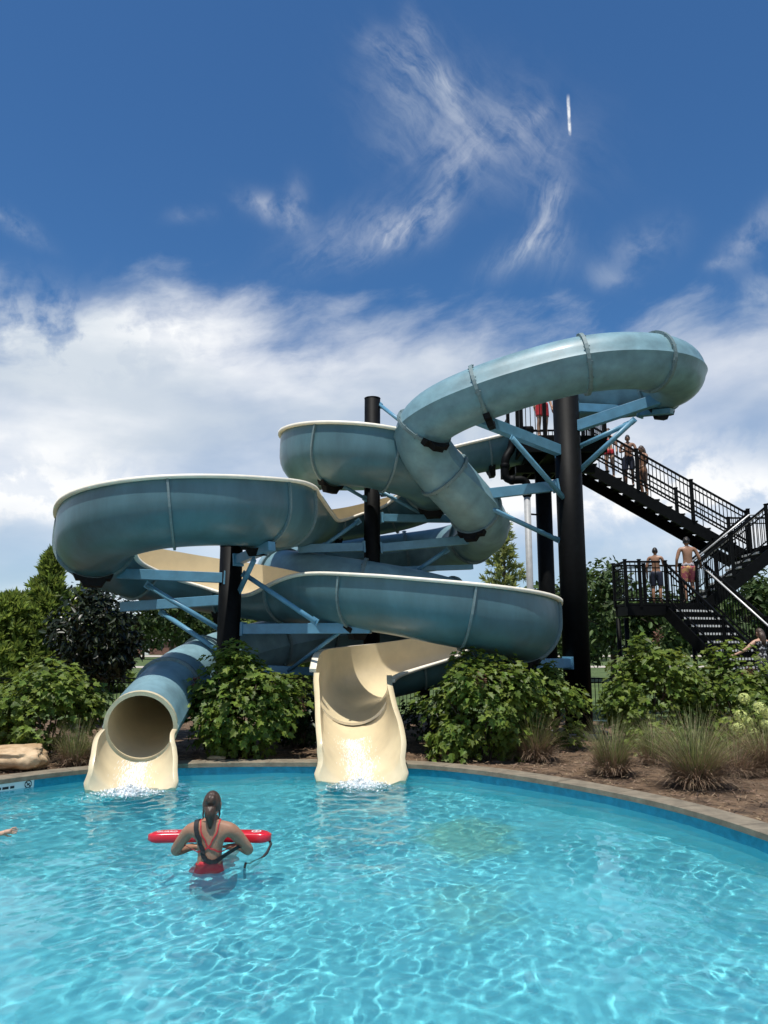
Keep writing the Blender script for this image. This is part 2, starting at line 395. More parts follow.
for i in range(5):
    for k in range(npo): quads.append((i*npo+k,(i+1)*npo+k,(i+1)*npo+(k+1)%npo,i*npo+(k+1)%npo)); mi.append(0 if i>0 else 1)
c0=len(Vb)-1
for k in range(npo): quads.append((5*npo+k,c0,c0,5*npo+(k+1)%npo)); mi.append(0)
me=bpy.data.meshes.new('pool_basin'); me.from_pydata([tuple(v) for v in Vb],[],[tuple(dict.fromkeys(q)) for q in quads])
me.materials.append(M['plaster']); me.materials.append(M['tile']); me.polygons.foreach_set('material_index',mi)
basin=link('pool_basin',me); tag(basin,kind='structure'); basin.cycles.is_caustics_receiver=True

# water: real ripples in the surface
def inside(px,py,poly):
    r=np.zeros(px.shape,bool); n=len(poly); j=n-1
    for i in range(n):
        xi,yi=poly[i]; xj,yj=poly[j]
        c=((yi>py)!=(yj>py))&(px<(xj-xi)*(py-yi)/(yj-yi+1e-12)+xi); r^=c; j=i
    return r
dx=.036
gx=np.arange(-7.3,4.7,dx); gy=np.arange(.9,13.8,dx); GX,GY=np.meshgrid(gx,gy)
ZW=np.zeros_like(GX); rw=np.random.default_rng(3)
ENV=1+.55*np.sin(.9*GX+.5*GY+1.2*np.sin(.7*GY))*np.sin(1.1*GY-.4*GX+1.3*np.sin(.8*GX+1))+.25*np.sin(2.1*GX+1.7*GY)
for lam,n,amp in ((2.6,5,.0050),(1.3,8,.0022),(.72,12,.0016),(.42,16,.0010),(.27,18,.0010),(.16,24,.0008)):
    for i in range(n):
        a=rw.uniform(0,2*math.pi); l=lam*rw.uniform(.8,1.25); k=2*math.pi/l
        ph=rw.uniform(0,6.28); wv=np.sin(k*(GX*math.cos(a)+GY*math.sin(a))+ph+.6*np.sin(.9*GX*math.sin(a*3)+.8*GY+ph))
        ZW+=amp*wv/ math.sqrt(n)*1.7*(ENV if lam<1 else 1)
lg=np.array([-1.71,8.03]); 
for (cx,cy,am,ll,rr_) in ((-1.71,7.85,.010,.26,.75),(-3.85,11.5,.016,.28,1.0),(-.36,12.2,.016,.28,1.0)):
    d=np.hypot(GX-cx,GY-cy); e_=np.exp(-(d/rr_)**2); q_=np.zeros_like(GX)
    for i in range(22):
        a=rw.uniform(0,6.28); k=2*math.pi/(ll*rw.uniform(.6,1.5)); q_+=np.sin(k*(GX*math.cos(a)+GY*math.sin(a))+rw.uniform(0,6.28))
    ZW+=am*e_*(.5*np.sin(2*math.pi*d/ll)+q_/6)
IN=inside(GX,GY,offset(po,.12))
idx=-np.ones(GX.shape,int); 
q=IN[:-1,:-1]&IN[1:,:-1]&IN[:-1,1:]&IN[1:,1:]
used=np.zeros_like(IN); used[:-1,:-1]|=q; used[1:,:-1]|=q; used[:-1,1:]|=q; used[1:,1:]|=q
idx[used]=np.arange(used.sum()); Vw=np.c_[GX[used],GY[used],ZW[used]]
jj,ii=np.nonzero(q); Fw=np.stack([idx[jj,ii],idx[jj,ii+1],idx[jj+1,ii+1],idx[jj+1,ii]],1)
mw=bpy.data.materials.new('pool_water'); mw.use_nodes=True; Nw,Lw=nt(mw); Nw.remove(Nw['Principled BSDF'])
gl=Nw.new('ShaderNodeBsdfGlass'); gl.inputs['IOR'].default_value=1.333; gl.inputs['Roughness'].default_value=0; gl.inputs['Color'].default_value=(.93,.985,1,1)
tb=Nw.new('ShaderNodeBsdfTransparent'); tb.inputs['Color'].default_value=(.93,.985,1,1); mxw=Nw.new('ShaderNodeMixShader'); mxw.inputs[0].default_value=.72
Lw.new(tb.outputs[0],mxw.inputs[1]); Lw.new(gl.outputs[0],mxw.inputs[2]); Lw.new(mxw.outputs[0],Nw['Material Output'].inputs['Surface'])
water=np_mesh('pool_water',Vw,Fw,mw,smooth=True); tag(water,kind='structure'); water.cycles.is_caustics_caster=True
# ------------------------------------------------------------------ water slides
def frames(Q):
    T=np.gradient(Q[:,:3],axis=0); T/=np.linalg.norm(T,axis=1)[:,None]
    U=np.cross(T,[0,0,1]); U/=np.linalg.norm(U,axis=1)[:,None]      # to the right of travel
    Nn=np.cross(U,T); return T,U,Nn
def profile(hl,hr,r,lip=.085,t=.05,n=11):
    """closed outline of an open half-pipe: inner skin, lip, outer skin"""
    def side(h):
        a=math.acos(max(-1,1-h/r)) if h<r else math.pi/2
        ext=max(0,h-r); Lt=r*a+ext; pts=[]
        for i in range(n+1):
            s=Lt*i/n
            if s<=r*a+1e-6: an=s/r; pts.append((r*math.sin(an),r*(1-math.cos(an)),math.sin(an),-math.cos(an)))
            else:
                e=s-r*a; pts.append((r-.10*e*e,r+e,1,0))
        return pts
    l=side(hl)[::-1]; rr=side(hr)[1:]
    inner=[(-p[0],p[1]) for p in l]+[(p[0],p[1]) for p in rr]
    outer=[(-p[0]-p[2]*t,p[1]+p[3]*t) for p in l]+[(p[0]+p[2]*t,p[1]+p[3]*t) for p in rr]
    li,ri=inner[0],inner[-1]
    lipR=[(ri[0]+t+lip,ri[1]),(ri[0]+t+lip,ri[1]-.065)]
    lipL=[(li[0]-t-lip,li[1]-.065),(li[0]-t-lip,li[1])]
    outer[0]=(outer[0][0],li[1]-.065); outer[-1]=(outer[-1][0],ri[1]-.065)
    ni=len(inner)
    return inner+lipR+outer[::-1]+lipL, ni
def flume_mesh(name,Q,r,parent,mats,capstart=False,capend=False,fr=None):
    T,U,Nn=fr or frames(Q); V=[]; ni=0
    for i in range(len(Q)):
        rr=Q[i,5] if Q.shape[1]>5 else r
        pr,ni=profile(Q[i,3],Q[i,4],rr,Q[i,6] if Q.shape[1]>6 else .075)
        upv=Nn[i]
        for a,b in pr: V.append(Q[i,:3]+U[i]*a+upv*b)
    k=len(pr); fs=[];ms=[]
    for i in range(len(Q)-1):
        for j in range(k):
            j2=(j+1)%k; fs.append((i*k+j,i*k+j2,(i+1)*k+j2,(i+1)*k+j))
            ms.append(0 if j<ni-1 else (2 if (j<ni+2 or j>=k-3+1-1) else 1))
    o=np_mesh(name,np.array(V),np.array(fs),mats,parent,ms,True)
    if capstart or capend:
        bm=bmesh.new(); bm.from_mesh(o.data); bm.verts.ensure_lookup_table()
        for on,st in ((capstart,0),(capend,(len(Q)-1)*k)):
            if on:
                # strip of quads between inner and outer skin
                for j in range(ni-1):
                    oi=ni+2+(ni-1-j); oj=ni+2+(ni-2-j)
                    try:
                        f=bm.faces.new([bm.verts[st+j],bm.verts[st+j+1],bm.verts[st+oj],bm.verts[st+oi]]); f.material_index=2
                    except ValueError: pass
                for qd in ((ni-1,ni,ni+1,ni+2),(k-2,k-1,0,k-3)):
                    try: f=bm.faces.new([bm.verts[st+x] for x in qd]); f.material_index=2
                    except Exception: pass
        bmesh.ops.recalc_face_normals(bm,faces=bm.faces); bm.to_mesh(o.data); bm.free()
    bm=bmesh.new(); bm.from_mesh(o.data)
    for e in bm.edges:
        if len(e.link_faces)==2 and e.link_faces[0].material_index!=e.link_faces[1].material_index: e.smooth=False
    bmesh.ops.recalc_face_normals(bm,faces=bm.faces); bm.to_mesh(o.data); bm.free()
    return o
def arclen(Q): return np.r_[0,np.cumsum(np.linalg.norm(np.diff(Q[:,:3],axis=0),axis=1))]
def flume_flange(Q,i,r,parent,w=.04,h=.05):
    T,U,Nn=frames(Q); mb=MB(); pr,ni=profile(Q[i,3],Q[i,4],r)
    out=pr[ni+1:ni+2+ni][:]            # outer skin with right lip underside
    out=pr[ni+2:ni+2+ni]; vs=[]
    c=np.array([0,.55])
    pts=np.array(out); t=np.gradient(pts,axis=0); t/=np.linalg.norm(t,axis=1)[:,None]+1e-9
    nn=np.stack([-t[:,1],t[:,0]],1); s=np.sign(((pts-c)*nn).sum(1)); nn*=s[:,None]
    for sgn in (-1,1):
        for a,d in ((pts-nn*.02,0),(pts+nn*h,0)):
            for p in a: vs.append(Q[i,:3]+U[i]*p[0]+Nn[i]*p[1]+T[i]*sgn*w/2)
    n=len(pts); fs=[]
    for j in range(n-1):
        fs+= [(n+j,n+j+1,3*n+j+1,3*n+j),(j,j+1,n+j+1,n+j),(2*n+j,3*n+j,3*n+j+1,2*n+j+1)]
    for j in (0,n-1): fs.append((j,n+j,3*n+j,2*n+j))
    mb.add(vs,fs,0,False); return mb.build('joint_flange',M['flange'],parent)
def flume_saddle(Q,i,r,parent):
    """black cradle under the trough at a joint"""
    T,U,Nn=frames(Q); mb=MB(); vs=[]; a=np.linspace(-.5,.5,9)
    rr=r+.055+.03
    for sg in (-1,1):
        for x in a: vs.append(Q[i,:3]+U[i]*math.sin(x)*rr+Nn[i]*(r-math.cos(x)*rr)+T[i]*sg*.09)
        for x in a: vs.append(Q[i,:3]+U[i]*math.sin(x)*rr*.85+Nn[i]*(r-rr-.02-.13*(abs(x)<.3))+T[i]*sg*.07)
    n=9; fs=[]
    for j in range(n-1):
        fs+=[(j,j+1,n+j+1,n+j),(2*n+j,3*n+j,3*n+j+1,2*n+j+1),(j,2*n+j,2*n+j+1,j+1),(n+j,n+j+1,3*n+j+1,3*n+j)]
    fs+=[(0,n,3*n,2*n),(n-1,3*n-1,4*n-1,2*n-1)]
    mb.add(vs,fs); return mb.build('saddle',M['blackrub'],parent)

# ---- open flume: x, y, floor z, wall height on the left / right of travel
FR=.68
FL=[(3.75,20.2,6.95,.72,.8),(2.6,20.2,6.72,.66,.8),(1.3,20.25,6.45,.62,1.0),(0,20.0,6.22,.55,1.2),(-1.25,19.3,6.05,.55,1.22),(-1.8,18.2,5.9,.55,1.25),
    (-1.4,17.1,5.73,.55,1.25),(-.35,16.6,5.57,.55,1.2),(.75,17.1,5.38,.55,1.18),(1.22,18.2,5.22,.55,1.15),(.55,19.0,5.0,.55,1.05),(-.6,18.95,4.76,.5,.86),
    (-1.65,18.25,4.5,.5,.8),(-2.12,16.7,4.25,1.08,.62),(-2.2,15.2,4.06,1.22,.55),(-2.8,14.0,3.95,1.13,.52),(-3.95,13.45,3.82,1.10,.5),(-5.1,13.95,3.6,1.16,.5),
    (-5.68,15.2,3.32,1.2,.5),(-5.15,16.5,3.08,1.25,.5),(-3.9,17.0,2.84,1.22,.5),(-2.5,16.55,2.64,1.10,.5),(-1.3,15.6,2.52,.75,.95),(-.1,14.75,2.38,.5,1.02),
    (1.15,14.3,2.13,.5,1.1),(2.3,14.6,1.93,.5,1.15),(2.8,15.6,1.74,.5,1.18),(2.25,16.55,1.56,.5,1.15),(1.2,16.75,1.28,.5,1.06),(.35,16.6,1.1,.52,1.06),(-.28,16.15,.97,.56,1.1),(-.56,15.5,.84,.64,1.15),(-.59,14.9,.66,.85,1.05)]
Q=catmull(FL,.12); Q=smooth_z(Q,2,10)
for c in (0,1): Q=smooth_z(Q,c,8)
AL=arclen(Q)
flume=empty('open_slide','pale blue open slide with cream inside, spiralling down in tall coils to the right-hand exit','water slide',(-.4,12.6,0))
def nearq(p): return int(np.argmin(((Q[:,:3]-np.array(p))**2).sum(1)))
JP=[(2.9,20.2,6.8),(1.7,20.2,6.5),(0,20,6.2),(-1.7,18.7,5.95),(-1.2,16.95,5.7),(-.05,16.65,5.5),(1.2,17.9,5.25),(.3,19,4.9),(-1.1,18.4,4.6),(-2.05,15.8,4.1),(-2.3,14.6,4.0),(-3.7,13.45,3.8),(-5.6,14.7,3.4),(-5.3,16.3,3.1),(-3.6,16.95,2.8),(-2.0,16.2,2.6),(-.45,15,2.45),(1.35,14.3,2.1),(2.7,15.1,1.8),(2.3,16.5,1.6),(.75,16.7,1.3)]
cuts=[0]+sorted(nearq(x) for x in JP)+[len(Q)-1]
fq=frames(Q)
for a,b in zip(cuts[:-1],cuts[1:]):
    flume_mesh('trough_section',Q[a:b+1],FR,flume,[M['cream'],M['teal'],M['rim']],capstart=(a==0),capend=(b==len(Q)-1),fr=[x[a:b+1] for x in fq])
FJ=cuts[1:-1]
for i in FJ:
    flume_flange(Q,i,FR,flume)
    if FJ.index(i)%2==0 or FJ.index(i)==12: flume_saddle(Q,i,FR,flume)
QF=Q
# exit run: steeper piece with its own thick lips, dropping into the pool
EX=[(-.59,14.98,.60,1.0,1.05,.64,.05),(-.57,14.5,.44,.95,.98,.63,.045),(-.50,13.8,.27,.86,.84,.62,.04),(-.43,13.25,.19,.70,.64,.63,.035),(-.375,12.85,.02,.56,.50,.64,.03),(-.36,12.62,-.05,.34,.32,.73,.03),(-.355,12.48,-.10,.14,.14,1.38,.03)]
qe=catmull(EX,.08)
flume_mesh('exit_chute',qe,.66,flume,[M['cream'],M['cream'],M['cream']],capstart=True,capend=True)

# ---- tube slide
RO,RI=.57,.52
def tube_mesh(name,Q,parent,capend=False,capstart=False,ro=RO,seam=True,fr=None):
    T,U,Nn=fr or frames(Q); n=36; V=[]
    an=np.linspace(0,2*math.pi,n,endpoint=False)
    for i in range(len(Q)):
        for a in an:
            rr=ro
            if seam and (abs(a)<1e-6 or abs(a-math.pi)<1e-6): rr=ro+.035
            V.append(Q[i,:3]+U[i]*math.cos(a)*rr+Nn[i]*math.sin(a)*rr)
        for a in an: V.append(Q[i,:3]+U[i]*math.cos(a)*RI+Nn[i]*math.sin(a)*RI)
    k=2*n; fs=[];ms=[]
    for i in range(len(Q)-1):
        for j in range(n):
            j2=(j+1)%n
            fs.append((i*k+j,i*k+j2,(i+1)*k+j2,(i+1)*k+j)); ms.append(0)
            fs.append((i*k+n+j,(i+1)*k+n+j,(i+1)*k+n+j2,i*k+n+j2)); ms.append(1)
    for on,i in ((capstart,0),(capend,len(Q)-1)):
        if on:
            for j in range(n): j2=(j+1)%n; fs.append((i*k+j,i*k+j2,i*k+n+j2,i*k+n+j)); ms.append(2)
    o=np_mesh(name,np.array(V),np.array(fs),[M['tubeteal'],M['cream'],M['rim']],parent,ms,True)
    bm=bmesh.new(); bm.from_mesh(o.data); bm.verts.ensure_lookup_table()
    for e in bm.edges:
        if len(e.link_faces)==2 and e.link_faces[0].material_index!=e.link_faces[1].material_index: e.smooth=False
    for i in range(len(Q)-1):
        for j in (0,n//2):
            e=bm.edges.get((bm.verts[i*k+j],bm.verts[(i+1)*k+j]))
            if e: e.smooth=False
    bmesh.ops.recalc_face_normals(bm,faces=bm.faces); bm.to_mesh(o.data); bm.free()
    return o
TU=[(4.75,18.35,8.2),(5.6,18.05,8.1),(6.35,17.1,7.98),(6.4,16.0,7.88),(5.8,15.1,7.8),(4.9,14.75,7.74),(4.0,14.75,7.66),(2.95,14.95,7.45),(2.0,15.2,7.2),(1.2,15.5,6.92),(.75,15.85,6.6),(.9,16.15,6.2),(1.25,16.35,5.8),
    (1.72,16.7,5.38),(2.2,17.35,4.98),(2.42,18.3,4.82),(2.2,19.5,4.72),(1.6,20.6,4.66),(.6,21.0,4.57),(-1.1,20.5,4.3),(-2.3,19.9,4.07),(-2.6,18.9,3.87),(-1.9,17.9,3.67),(-.5,17.6,3.45),(.9,17.7,3.2),(2.0,18.3,2.95),(2.4,19.3,2.8),(1.7,20.2,2.65),(.4,20.4,2.5),
    (-.9,20.0,2.38),(-1.9,19.0,2.26),(-2.6,17.9,2.1),(-3.35,16.7,1.86),(-3.92,15.4,1.5),(-3.98,14.0,1.12),(-3.9,12.75,.81)]
QT=catmull(TU,.12); QT=smooth_z(QT,2,12)
for c in (0,1): QT=smooth_z(QT,c,8)
AT=arclen(QT)
tube=empty('tube_slide','blue enclosed tube slide twisting down from the tower to the left-hand pool exit','water slide',(-3.9,12.6,0))
# joints where the photo shows flanges, evenly elsewhere
def near(p): return int(np.argmin(((QT[:,:3]-np.array(p))**2).sum(1)))
js=sorted([near(x) for x in ((6.3,16.9,7.95),(5.5,14.95,7.77),(4.02,14.75,7.66),(2.05,15.2,7.2),(.82,15.7,6.65),(1.36,16.35,5.8),(2.2,17.0,5.1),(2.45,19.5,4.72),(.6,21.0,4.57),(-1.7,20.2,4.2),(-2.4,18.5,3.8),(-.5,17.6,3.45),(1.5,18,3.1),(2.2,19.8,2.7),(.4,20.4,2.5),(-1.6,19.4,2.3),(-2.6,17.9,2.1),(-3.65,16.1,1.7),(-3.98,14.6,1.3))])
cuts=[0]+js+[len(QT)-1]
ft_=frames(QT)
for a,b in zip(cuts[:-1],cuts[1:]):
    tube_mesh('tube_section',QT[a:b+1],tube,capend=(b==len(QT)-1),capstart=(a==0),fr=[x[a:b+1] for x in ft_])
T_,U_,N_=frames(QT)
def tflange(i):
    mb=MB(); n=36; vs=[]
    for s,rr in ((-.025,RO-.01),(-.035,RO+.06),(.035,RO+.06),(.035,RO-.01)):
        for k in range(n):
            a=2*math.pi*k/n; vs.append(QT[i]+U_[i]*math.cos(a)*rr+N_[i]*math.sin(a)*rr+T_[i]*s)
    fs=[(r*n+k,r*n+(k+1)%n,(r+1)*n+(k+1)%n,(r+1)*n+k) for r in range(3) for k in range(n)]
    mb.add(vs,fs); 
    for k in range(12):
        a=2*math.pi*(k+.5)/12; c=QT[i]+U_[i]*math.cos(a)*(RO+.04)+N_[i]*math.sin(a)*(RO+.04)
        mb.tube([c-T_[i]*.06,c+T_[i]*.06],.014,6)
    return mb.build('joint_flange',M['flange'],tube)
def tsaddle(i,drop=.12):
    mb=MB(); a=np.linspace(-.55,.55,11); vs=[]; rr=RO+.065
    for sg in (-1,1):
        for x in a: vs.append(QT[i]+U_[i]*math.sin(x)*rr-N_[i]*math.cos(x)*rr+T_[i]*sg*.07)
        for x in a: vs.append(QT[i]+U_[i]*math.sin(x)*rr*.9-N_[i]*(rr+.02+drop*(abs(x)<.3))+T_[i]*sg*.07)
    n=11; fs=[]
    for j in range(n-1):
        fs+=[(j,j+1,n+j+1,n+j),(2*n+j,3*n+j,3*n+j+1,2*n+j+1),(j,2*n+j,2*n+j+1,j+1),(n+j,n+j+1,3*n+j+1,3*n+j)]
    fs+=[(0,n,3*n,2*n),(n-1,3*n-1,4*n-1,2*n-1)]
    mb.add(vs,fs); return mb.build('saddle',M['blackrub'],tube)
for q_,i in enumerate(js):
    tflange(i)
    if q_ in (0,3,4,6,8,11,14,17): tsaddle(i)
mb=MB(); n=40; i=len(QT)-1; vs=[]
for s_,rr in ((-.05,RI-.005),(-.05,RO+.012),(.02,RO+.012),(.02,RI-.005)):
    for k in range(n):
        a=2*math.pi*k/n; vs.append(QT[i]+U_[i]*math.cos(a)*rr+N_[i]*math.sin(a)*rr+T_[i]*s_)
mb.add(vs,[(r*n+k,r*n+(k+1)%n,((r+1)%4)*n+(k+1)%n,((r+1)%4)*n+k) for r in range(4) for k in range(n)])
mb.build('mouth_ring',M['cream'],tube)
# cream trough below the tube mouth
ET=[(-3.90,12.80,.81-.56,.56,.56,.525,.02),(-3.885,12.55,.17,.57,.57,.53,.02),(-3.85,12.35,.09,.53,.53,.54,.02),(-3.78,12.12,.01,.43,.43,.58,.02),(-3.73,11.95,-.05,.29,.29,.71,.02),(-3.71,11.83,-.10,.14,.14,1.22,.02)]
qt=catmull(ET,.06)
flume_mesh('exit_trough',qt,.6,tube,[M['cream'],M['cream'],M['cream']],capstart=True,capend=True)

# ------------------------------------------------------------------ black columns with blue arms
def column(label,x,y,z0,z1,r,group='black columns carrying the slides'):
    e=empty('support_column',label,'column',(x,y,z0),group)
    mb=MB(); mb.tube([(x,y,z0),(x,y,z1)],r,28); mb.tube([(x,y,z1),(x,y,z1+.015)],r*1.03,28); mb.build('pole',M['black'],e)
    mb=MB(); mb.box((x,y,z0+.02),(r*3.4,r*3.4,.05))
    for sx in (-1,1):
        for sy in (-1,1): mb.tube([(x+sx*r*1.4,y+sy*r*1.4,z0),(x+sx*r*1.4,y+sy*r*1.4,z0+.12)],.025,8)
    mb.build('base_plate',M['black'],e); return e
def arm(e,a,b,w=.16,h=.20,name='arm'):
    mb=MB(); mb.beam(a,b,w,h); a=Vector(a); b=Vector(b); d=(b-a).normalized()
    mb.beam(a-d*.02,a+d*.03,w+.07,h+.07); 
    return mb.build(name,M['beam'],e,bevel=.008)
def brace(e,a,b,r=.05):
    mb=MB(); mb.tube([a,b],r,12)
    d=(Vector(b)-Vector(a)).normalized()
    for p,s in ((Vector(a),1),(Vector(b),-1)): mb.beam(p-d*.04*s,p+d*.10*s,.03,.13)
    return mb.build('brace',M['beam'],e)
LC=(-3.07,15.4); MC=(-.28,17.85); TC=(4.27,17.4)
e=column('short black column inside the big lower left coil',*LC,.12,4.05,.225)
def arms(e,C,lst):
    for kind,a,b,*k in lst:
        (arm if kind=='a' else brace)(e,a,b,*k)
lz=lambda z:(LC[0],LC[1],z)
arms(e,LC,[('a',at(226,578,15.3),at(80,572,15.2),.16,.2),('a',at(224,600,15.6),at(122,607,16.2),.16,.2),('b',at(224,632,15.4),at(147,585,15.3)),('b',at(222,653,15.4),at(161,612,16.0)),
  ('a',at(238,560,15.2),at(272,546,14.3),.16,.18),('b',at(240,590,15.2),at(254,560,14.7),.05),('b',at(244,574,15.3),at(316,622,14.6),.05),
  ('a',at(243,629,15.4),at(371,628,14.7),.16,.2),('a',at(243,668,15.6),at(325,672,16.2),.14,.16),('b',at(287,672,15.9),at(345,628,15.0),.04)])
e=column('tall black column in the middle with its top above the upper coil',*MC,.12,at(372,399,17.85).z,.19)
arms(e,MC,[('b',at(380,405,17.8),at(404,424,16.9),.045),('a',at(366,479,17.7),at(326,478,17.0),.15,.18),('b',at(366,499,17.7),at(338,483,17.1),.04),
  ('b',at(382,492,17.8),at(424,515,18.3),.045),('a',at(381,518,17.9),at(455,519,18.6),.15,.18),
  ('a',at(381,548,17.85),at(490,538,18.0),.15,.2),('a',at(364,547,17.8),at(298,549,17.5),.15,.2),('b',at(359,521,17.8),at(322,547,17.6),.045),
  ('a',at(381,570,17.9),at(472,567,18.8),.15,.12),('b',at(447,550,18.1),at(418,570,18.0),.05)])
e=column('thick black column under the topmost bend beside the stair tower',*TC,.22,at(563,391,17.4).z,.30)
arms(e,TC,[('a',at(560,451,17.3),at(478,419,15.6),.18,.24),('b',at(567,502,17.3),at(512,438,16.1),.06),
  ('a',at(572,428,17.3),at(684,391,16.4),.18,.25),('a',at(576,408,17.4),at(636,411,17.6),.18,.2),('a',at(640,414,17.2),at(672,411,16.6),.16,.12),
  ('b',at(578,447,17.3),at(628,424,16.8),.055),('b',at(580,470,17.3),at(634,420,16.7),.06),
  ('a',at(556,486,17.3),at(452,498,16.4),.18,.23),('b',at(558,540,17.3),at(470,499,16.5),.055),
  ('a',at(568,663,17.2),at(512,664,15.7),.2,.2)])
ft=MB(); ft.tube([(TC[0],TC[1],.05),(TC[0],TC[1],.24)],.62,32); tag(ft.build('column_footing',M['footing']),'round concrete footing below the thick black column','footing')
e=column('slim black column under the stair platform, left of the thick one',4.22,20.0,.12,6.6,.21)

def running_water(label,q,i0,w,seed,n=1500):
    rg=np.random.default_rng(seed); T,U,Nn=frames(q); k=rg.integers(i0,len(q)-1,n); u=rg.normal(size=n)*w
    r=q[k,5]; ang=np.clip(u/r,-.9,.9); P=q[k,:3]+U[k]*(np.sin(ang)*(r-.008))[:,None]+Nn[k]*(r-np.cos(ang)*(r-.008))[:,None]+T[k]*rg.uniform(-.05,.05,(n,1))
    Sd=U[k]*np.cos(ang)[:,None]+Nn[k]*np.sin(ang)[:,None]; l=rg.uniform(.006,.05,n)[:,None]; w_=rg.uniform(.0015,.004,n)[:,None]
    V=np.stack([P-T[k]*l-Sd*w_,P-T[k]*l+Sd*w_,P+T[k]*l+Sd*w_,P+T[k]*l-Sd*w_],1).reshape(-1,3)
    o=np_mesh('running_water',V,np.arange(4*n).reshape(-1,4),M['foam']); tag(o,label,'running water',kind='stuff')
running_water('white streaks of running water in the open slide exit chute',qe,8,.13,3,1700)
running_water('white streaks of running water in the trough of the tube exit',qt,1,.12,4,1000)
#PART3
# ------------------------------------------------------------------ stair tower
tower=empty('stair_tower','black steel stair tower with railings zigzagging up to the start platform of the slides','stairs',(7.5,20,0))
def rail(a,b,h=1.07,gap=.115,name='railing',mid=True):
    """one railing panel: top, second and bottom rails with balusters"""
    a=Vector(a); b=Vector(b); mb=MB(); up=Vector((0,0,1))
    mb.beam(a+up*h,b+up*h,.05,.05); mb.beam(a+up*(h-.16),b+up*(h-.16),.035,.03); mb.beam(a+up*.12,b+up*.12,.035,.035)
    L_=(b-a).length; n=max(2,int(L_/gap))
    for i in range(1,n):
        p=a+(b-a)*i/n; mb.beam(p+up*.12,p+up*(h-.02),.018,.018,up=(1,0,0))
    return mb.build(name,M['black'],tower)
def post(p,h=1.12,w=.075,z0=-.1):
    mb=MB(); p=Vector(p); mb.beam(p+Vector((0,0,z0)),p+Vector((0,0,h)),w,w,up=(1,0,0)); mb.beam(p+Vector((0,0,h)),p+Vector((0,0,h+.02)),w+.02,w+.02,up=(1,0,0))
    return mb.build('railing_post',M['black'],tower,bevel=.004)
def slab(x0,x1,y0,y1,z,name,th=.06,depth=.26):
    mb=MB(); mb.box(((x0+x1)/2,(y0+y1)/2,z-th/2),(x1-x0,y1-y0,th))
    o=mb.build(name,M['black'],tower)
    fb=MB()
    for y in (y0+.04,y1-.04): fb.box(((x0+x1)/2,y,z-th-depth/2),(x1-x0-.004,.07,depth-.004))
    n=max(2,int((x1-x0)/.6))
    for i in range(n+1): fb.box((x0+.05+(x1-x0-.1)*i/n,(y0+y1)/2,z-th-depth/2),(.06,y1-y0-.16,depth-.02))
    fb.build('deck_frame',M['black'],tower); return o
def flight(top,d,n,rise,going,width,hl=True,extra=.1,skiptop=True):
    """top nosing centre, downhill direction; treads, stringers, nosings"""
    top=Vector(top); d=Vector((d[0],d[1],0)).normalized(); a=Vector((-d.y,d.x,0)); rot=Matrix(((d.x,a.x,0),(d.y,a.y,0),(0,0,1)))
    for k in range(1,n):
        p=top+d*going*(k)+Vector((0,0,-rise*k))
        mb=MB(); mb.box(p+d*(-going/2+.0)+Vector((0,0,-.02)),(going+.03,width-.02,.036),rot=rot)
        mb.box(p-d*(going-.002)+Vector((0,0,rise/2-.035)),(.012,width-.03,rise-.05),rot=rot)
        t=mb.build('tread',M['black'],tower)
        mb=MB(); mb.box(p+d*.017+Vector((0,0,-.018)),(.03,width-.03,.052),rot=rot); mb.build('nosing',M['nosing'],t)
    bot=top+d*going*n+Vector((0,0,-rise*n))
    for s in (-1,1):
        mb=MB(); o=a*s*(width/2+.02); sd=Vector((0,0,-.25))
        mb.beam(top+o+sd-d*.05,bot+o+sd,.05,.30); mb.build('stringer',M['black'],tower)
    return top,bot,a
# flight 1: from the ground up to the first landing (towards us as it descends)
R1=.196; T1=(7.85,19.98,3.17); d1=(.35,-.937)
t1,b1,a1=flight(T1,d1,15,R1,.244,1.26)
def flight_rails(t,b,a,w,sides,h=1.0,silver=()):
    for s in sides:
        o=a*s*(w/2+.03); u=(b-t)
        n=2; 
        for i in range(n): rail(t+o+u*(i/n),t+o+u*((i+1)/n),h)
        for i in range(n+1): post(t+o+u*(i/n),h+.06)
        if s in silver:
            mb=MB(); q=o-a*s*.09; dn=u.normalized()
            mb.tube([t+q+Vector((0,0,h-.06))-Vector((dn.x,dn.y,0)).normalized()*.25,t+q+Vector((0,0,h-.06)),b+q+Vector((0,0,h-.06))],.026,10); mb.build('handrail',M['galv'],tower)
flight_rails(t1,b1,a1,1.26,(-1,1),silver=(1,))
slab(6.28,8.5,20.0,21.05,3.17,'landing')
for a,b in (((6.28,20.02,3.17),(7.2,20.02,3.17)),((6.28,20.02,3.17),(6.28,21.03,3.17)),((6.28,21.03,3.17),(8.1,21.03,3.17))): rail(a,b)
for p in ((6.28,20.02,3.17),(6.65,20.02,3.17),(6.28,21.03,3.17),(7.1,21.03,3.17),(8.1,21.03,3.17)): post(p)
# flight 2: on to the right
t2,b2,a2=flight((10.09,20.55,4.7),(-1,0),8,.1912,.245,.98)
flight_rails(t2,b2,a2,.98,(-1,1),silver=(-1,1))
slab(10.09,12.1,20.0,22.3,4.7,'landing')
for a,b in (((12.1,20.02,4.7),(12.1,22.28,4.7)),((10.12,20.02,4.7),(12.1,20.02,4.7)),((10.12,22.28,4.7),(12.1,22.28,4.7))): rail(a,b)
for p in ((12.1,20.02,4.7),(12.1,22.28,4.7),(10.12,21.1,4.7)): post(p)
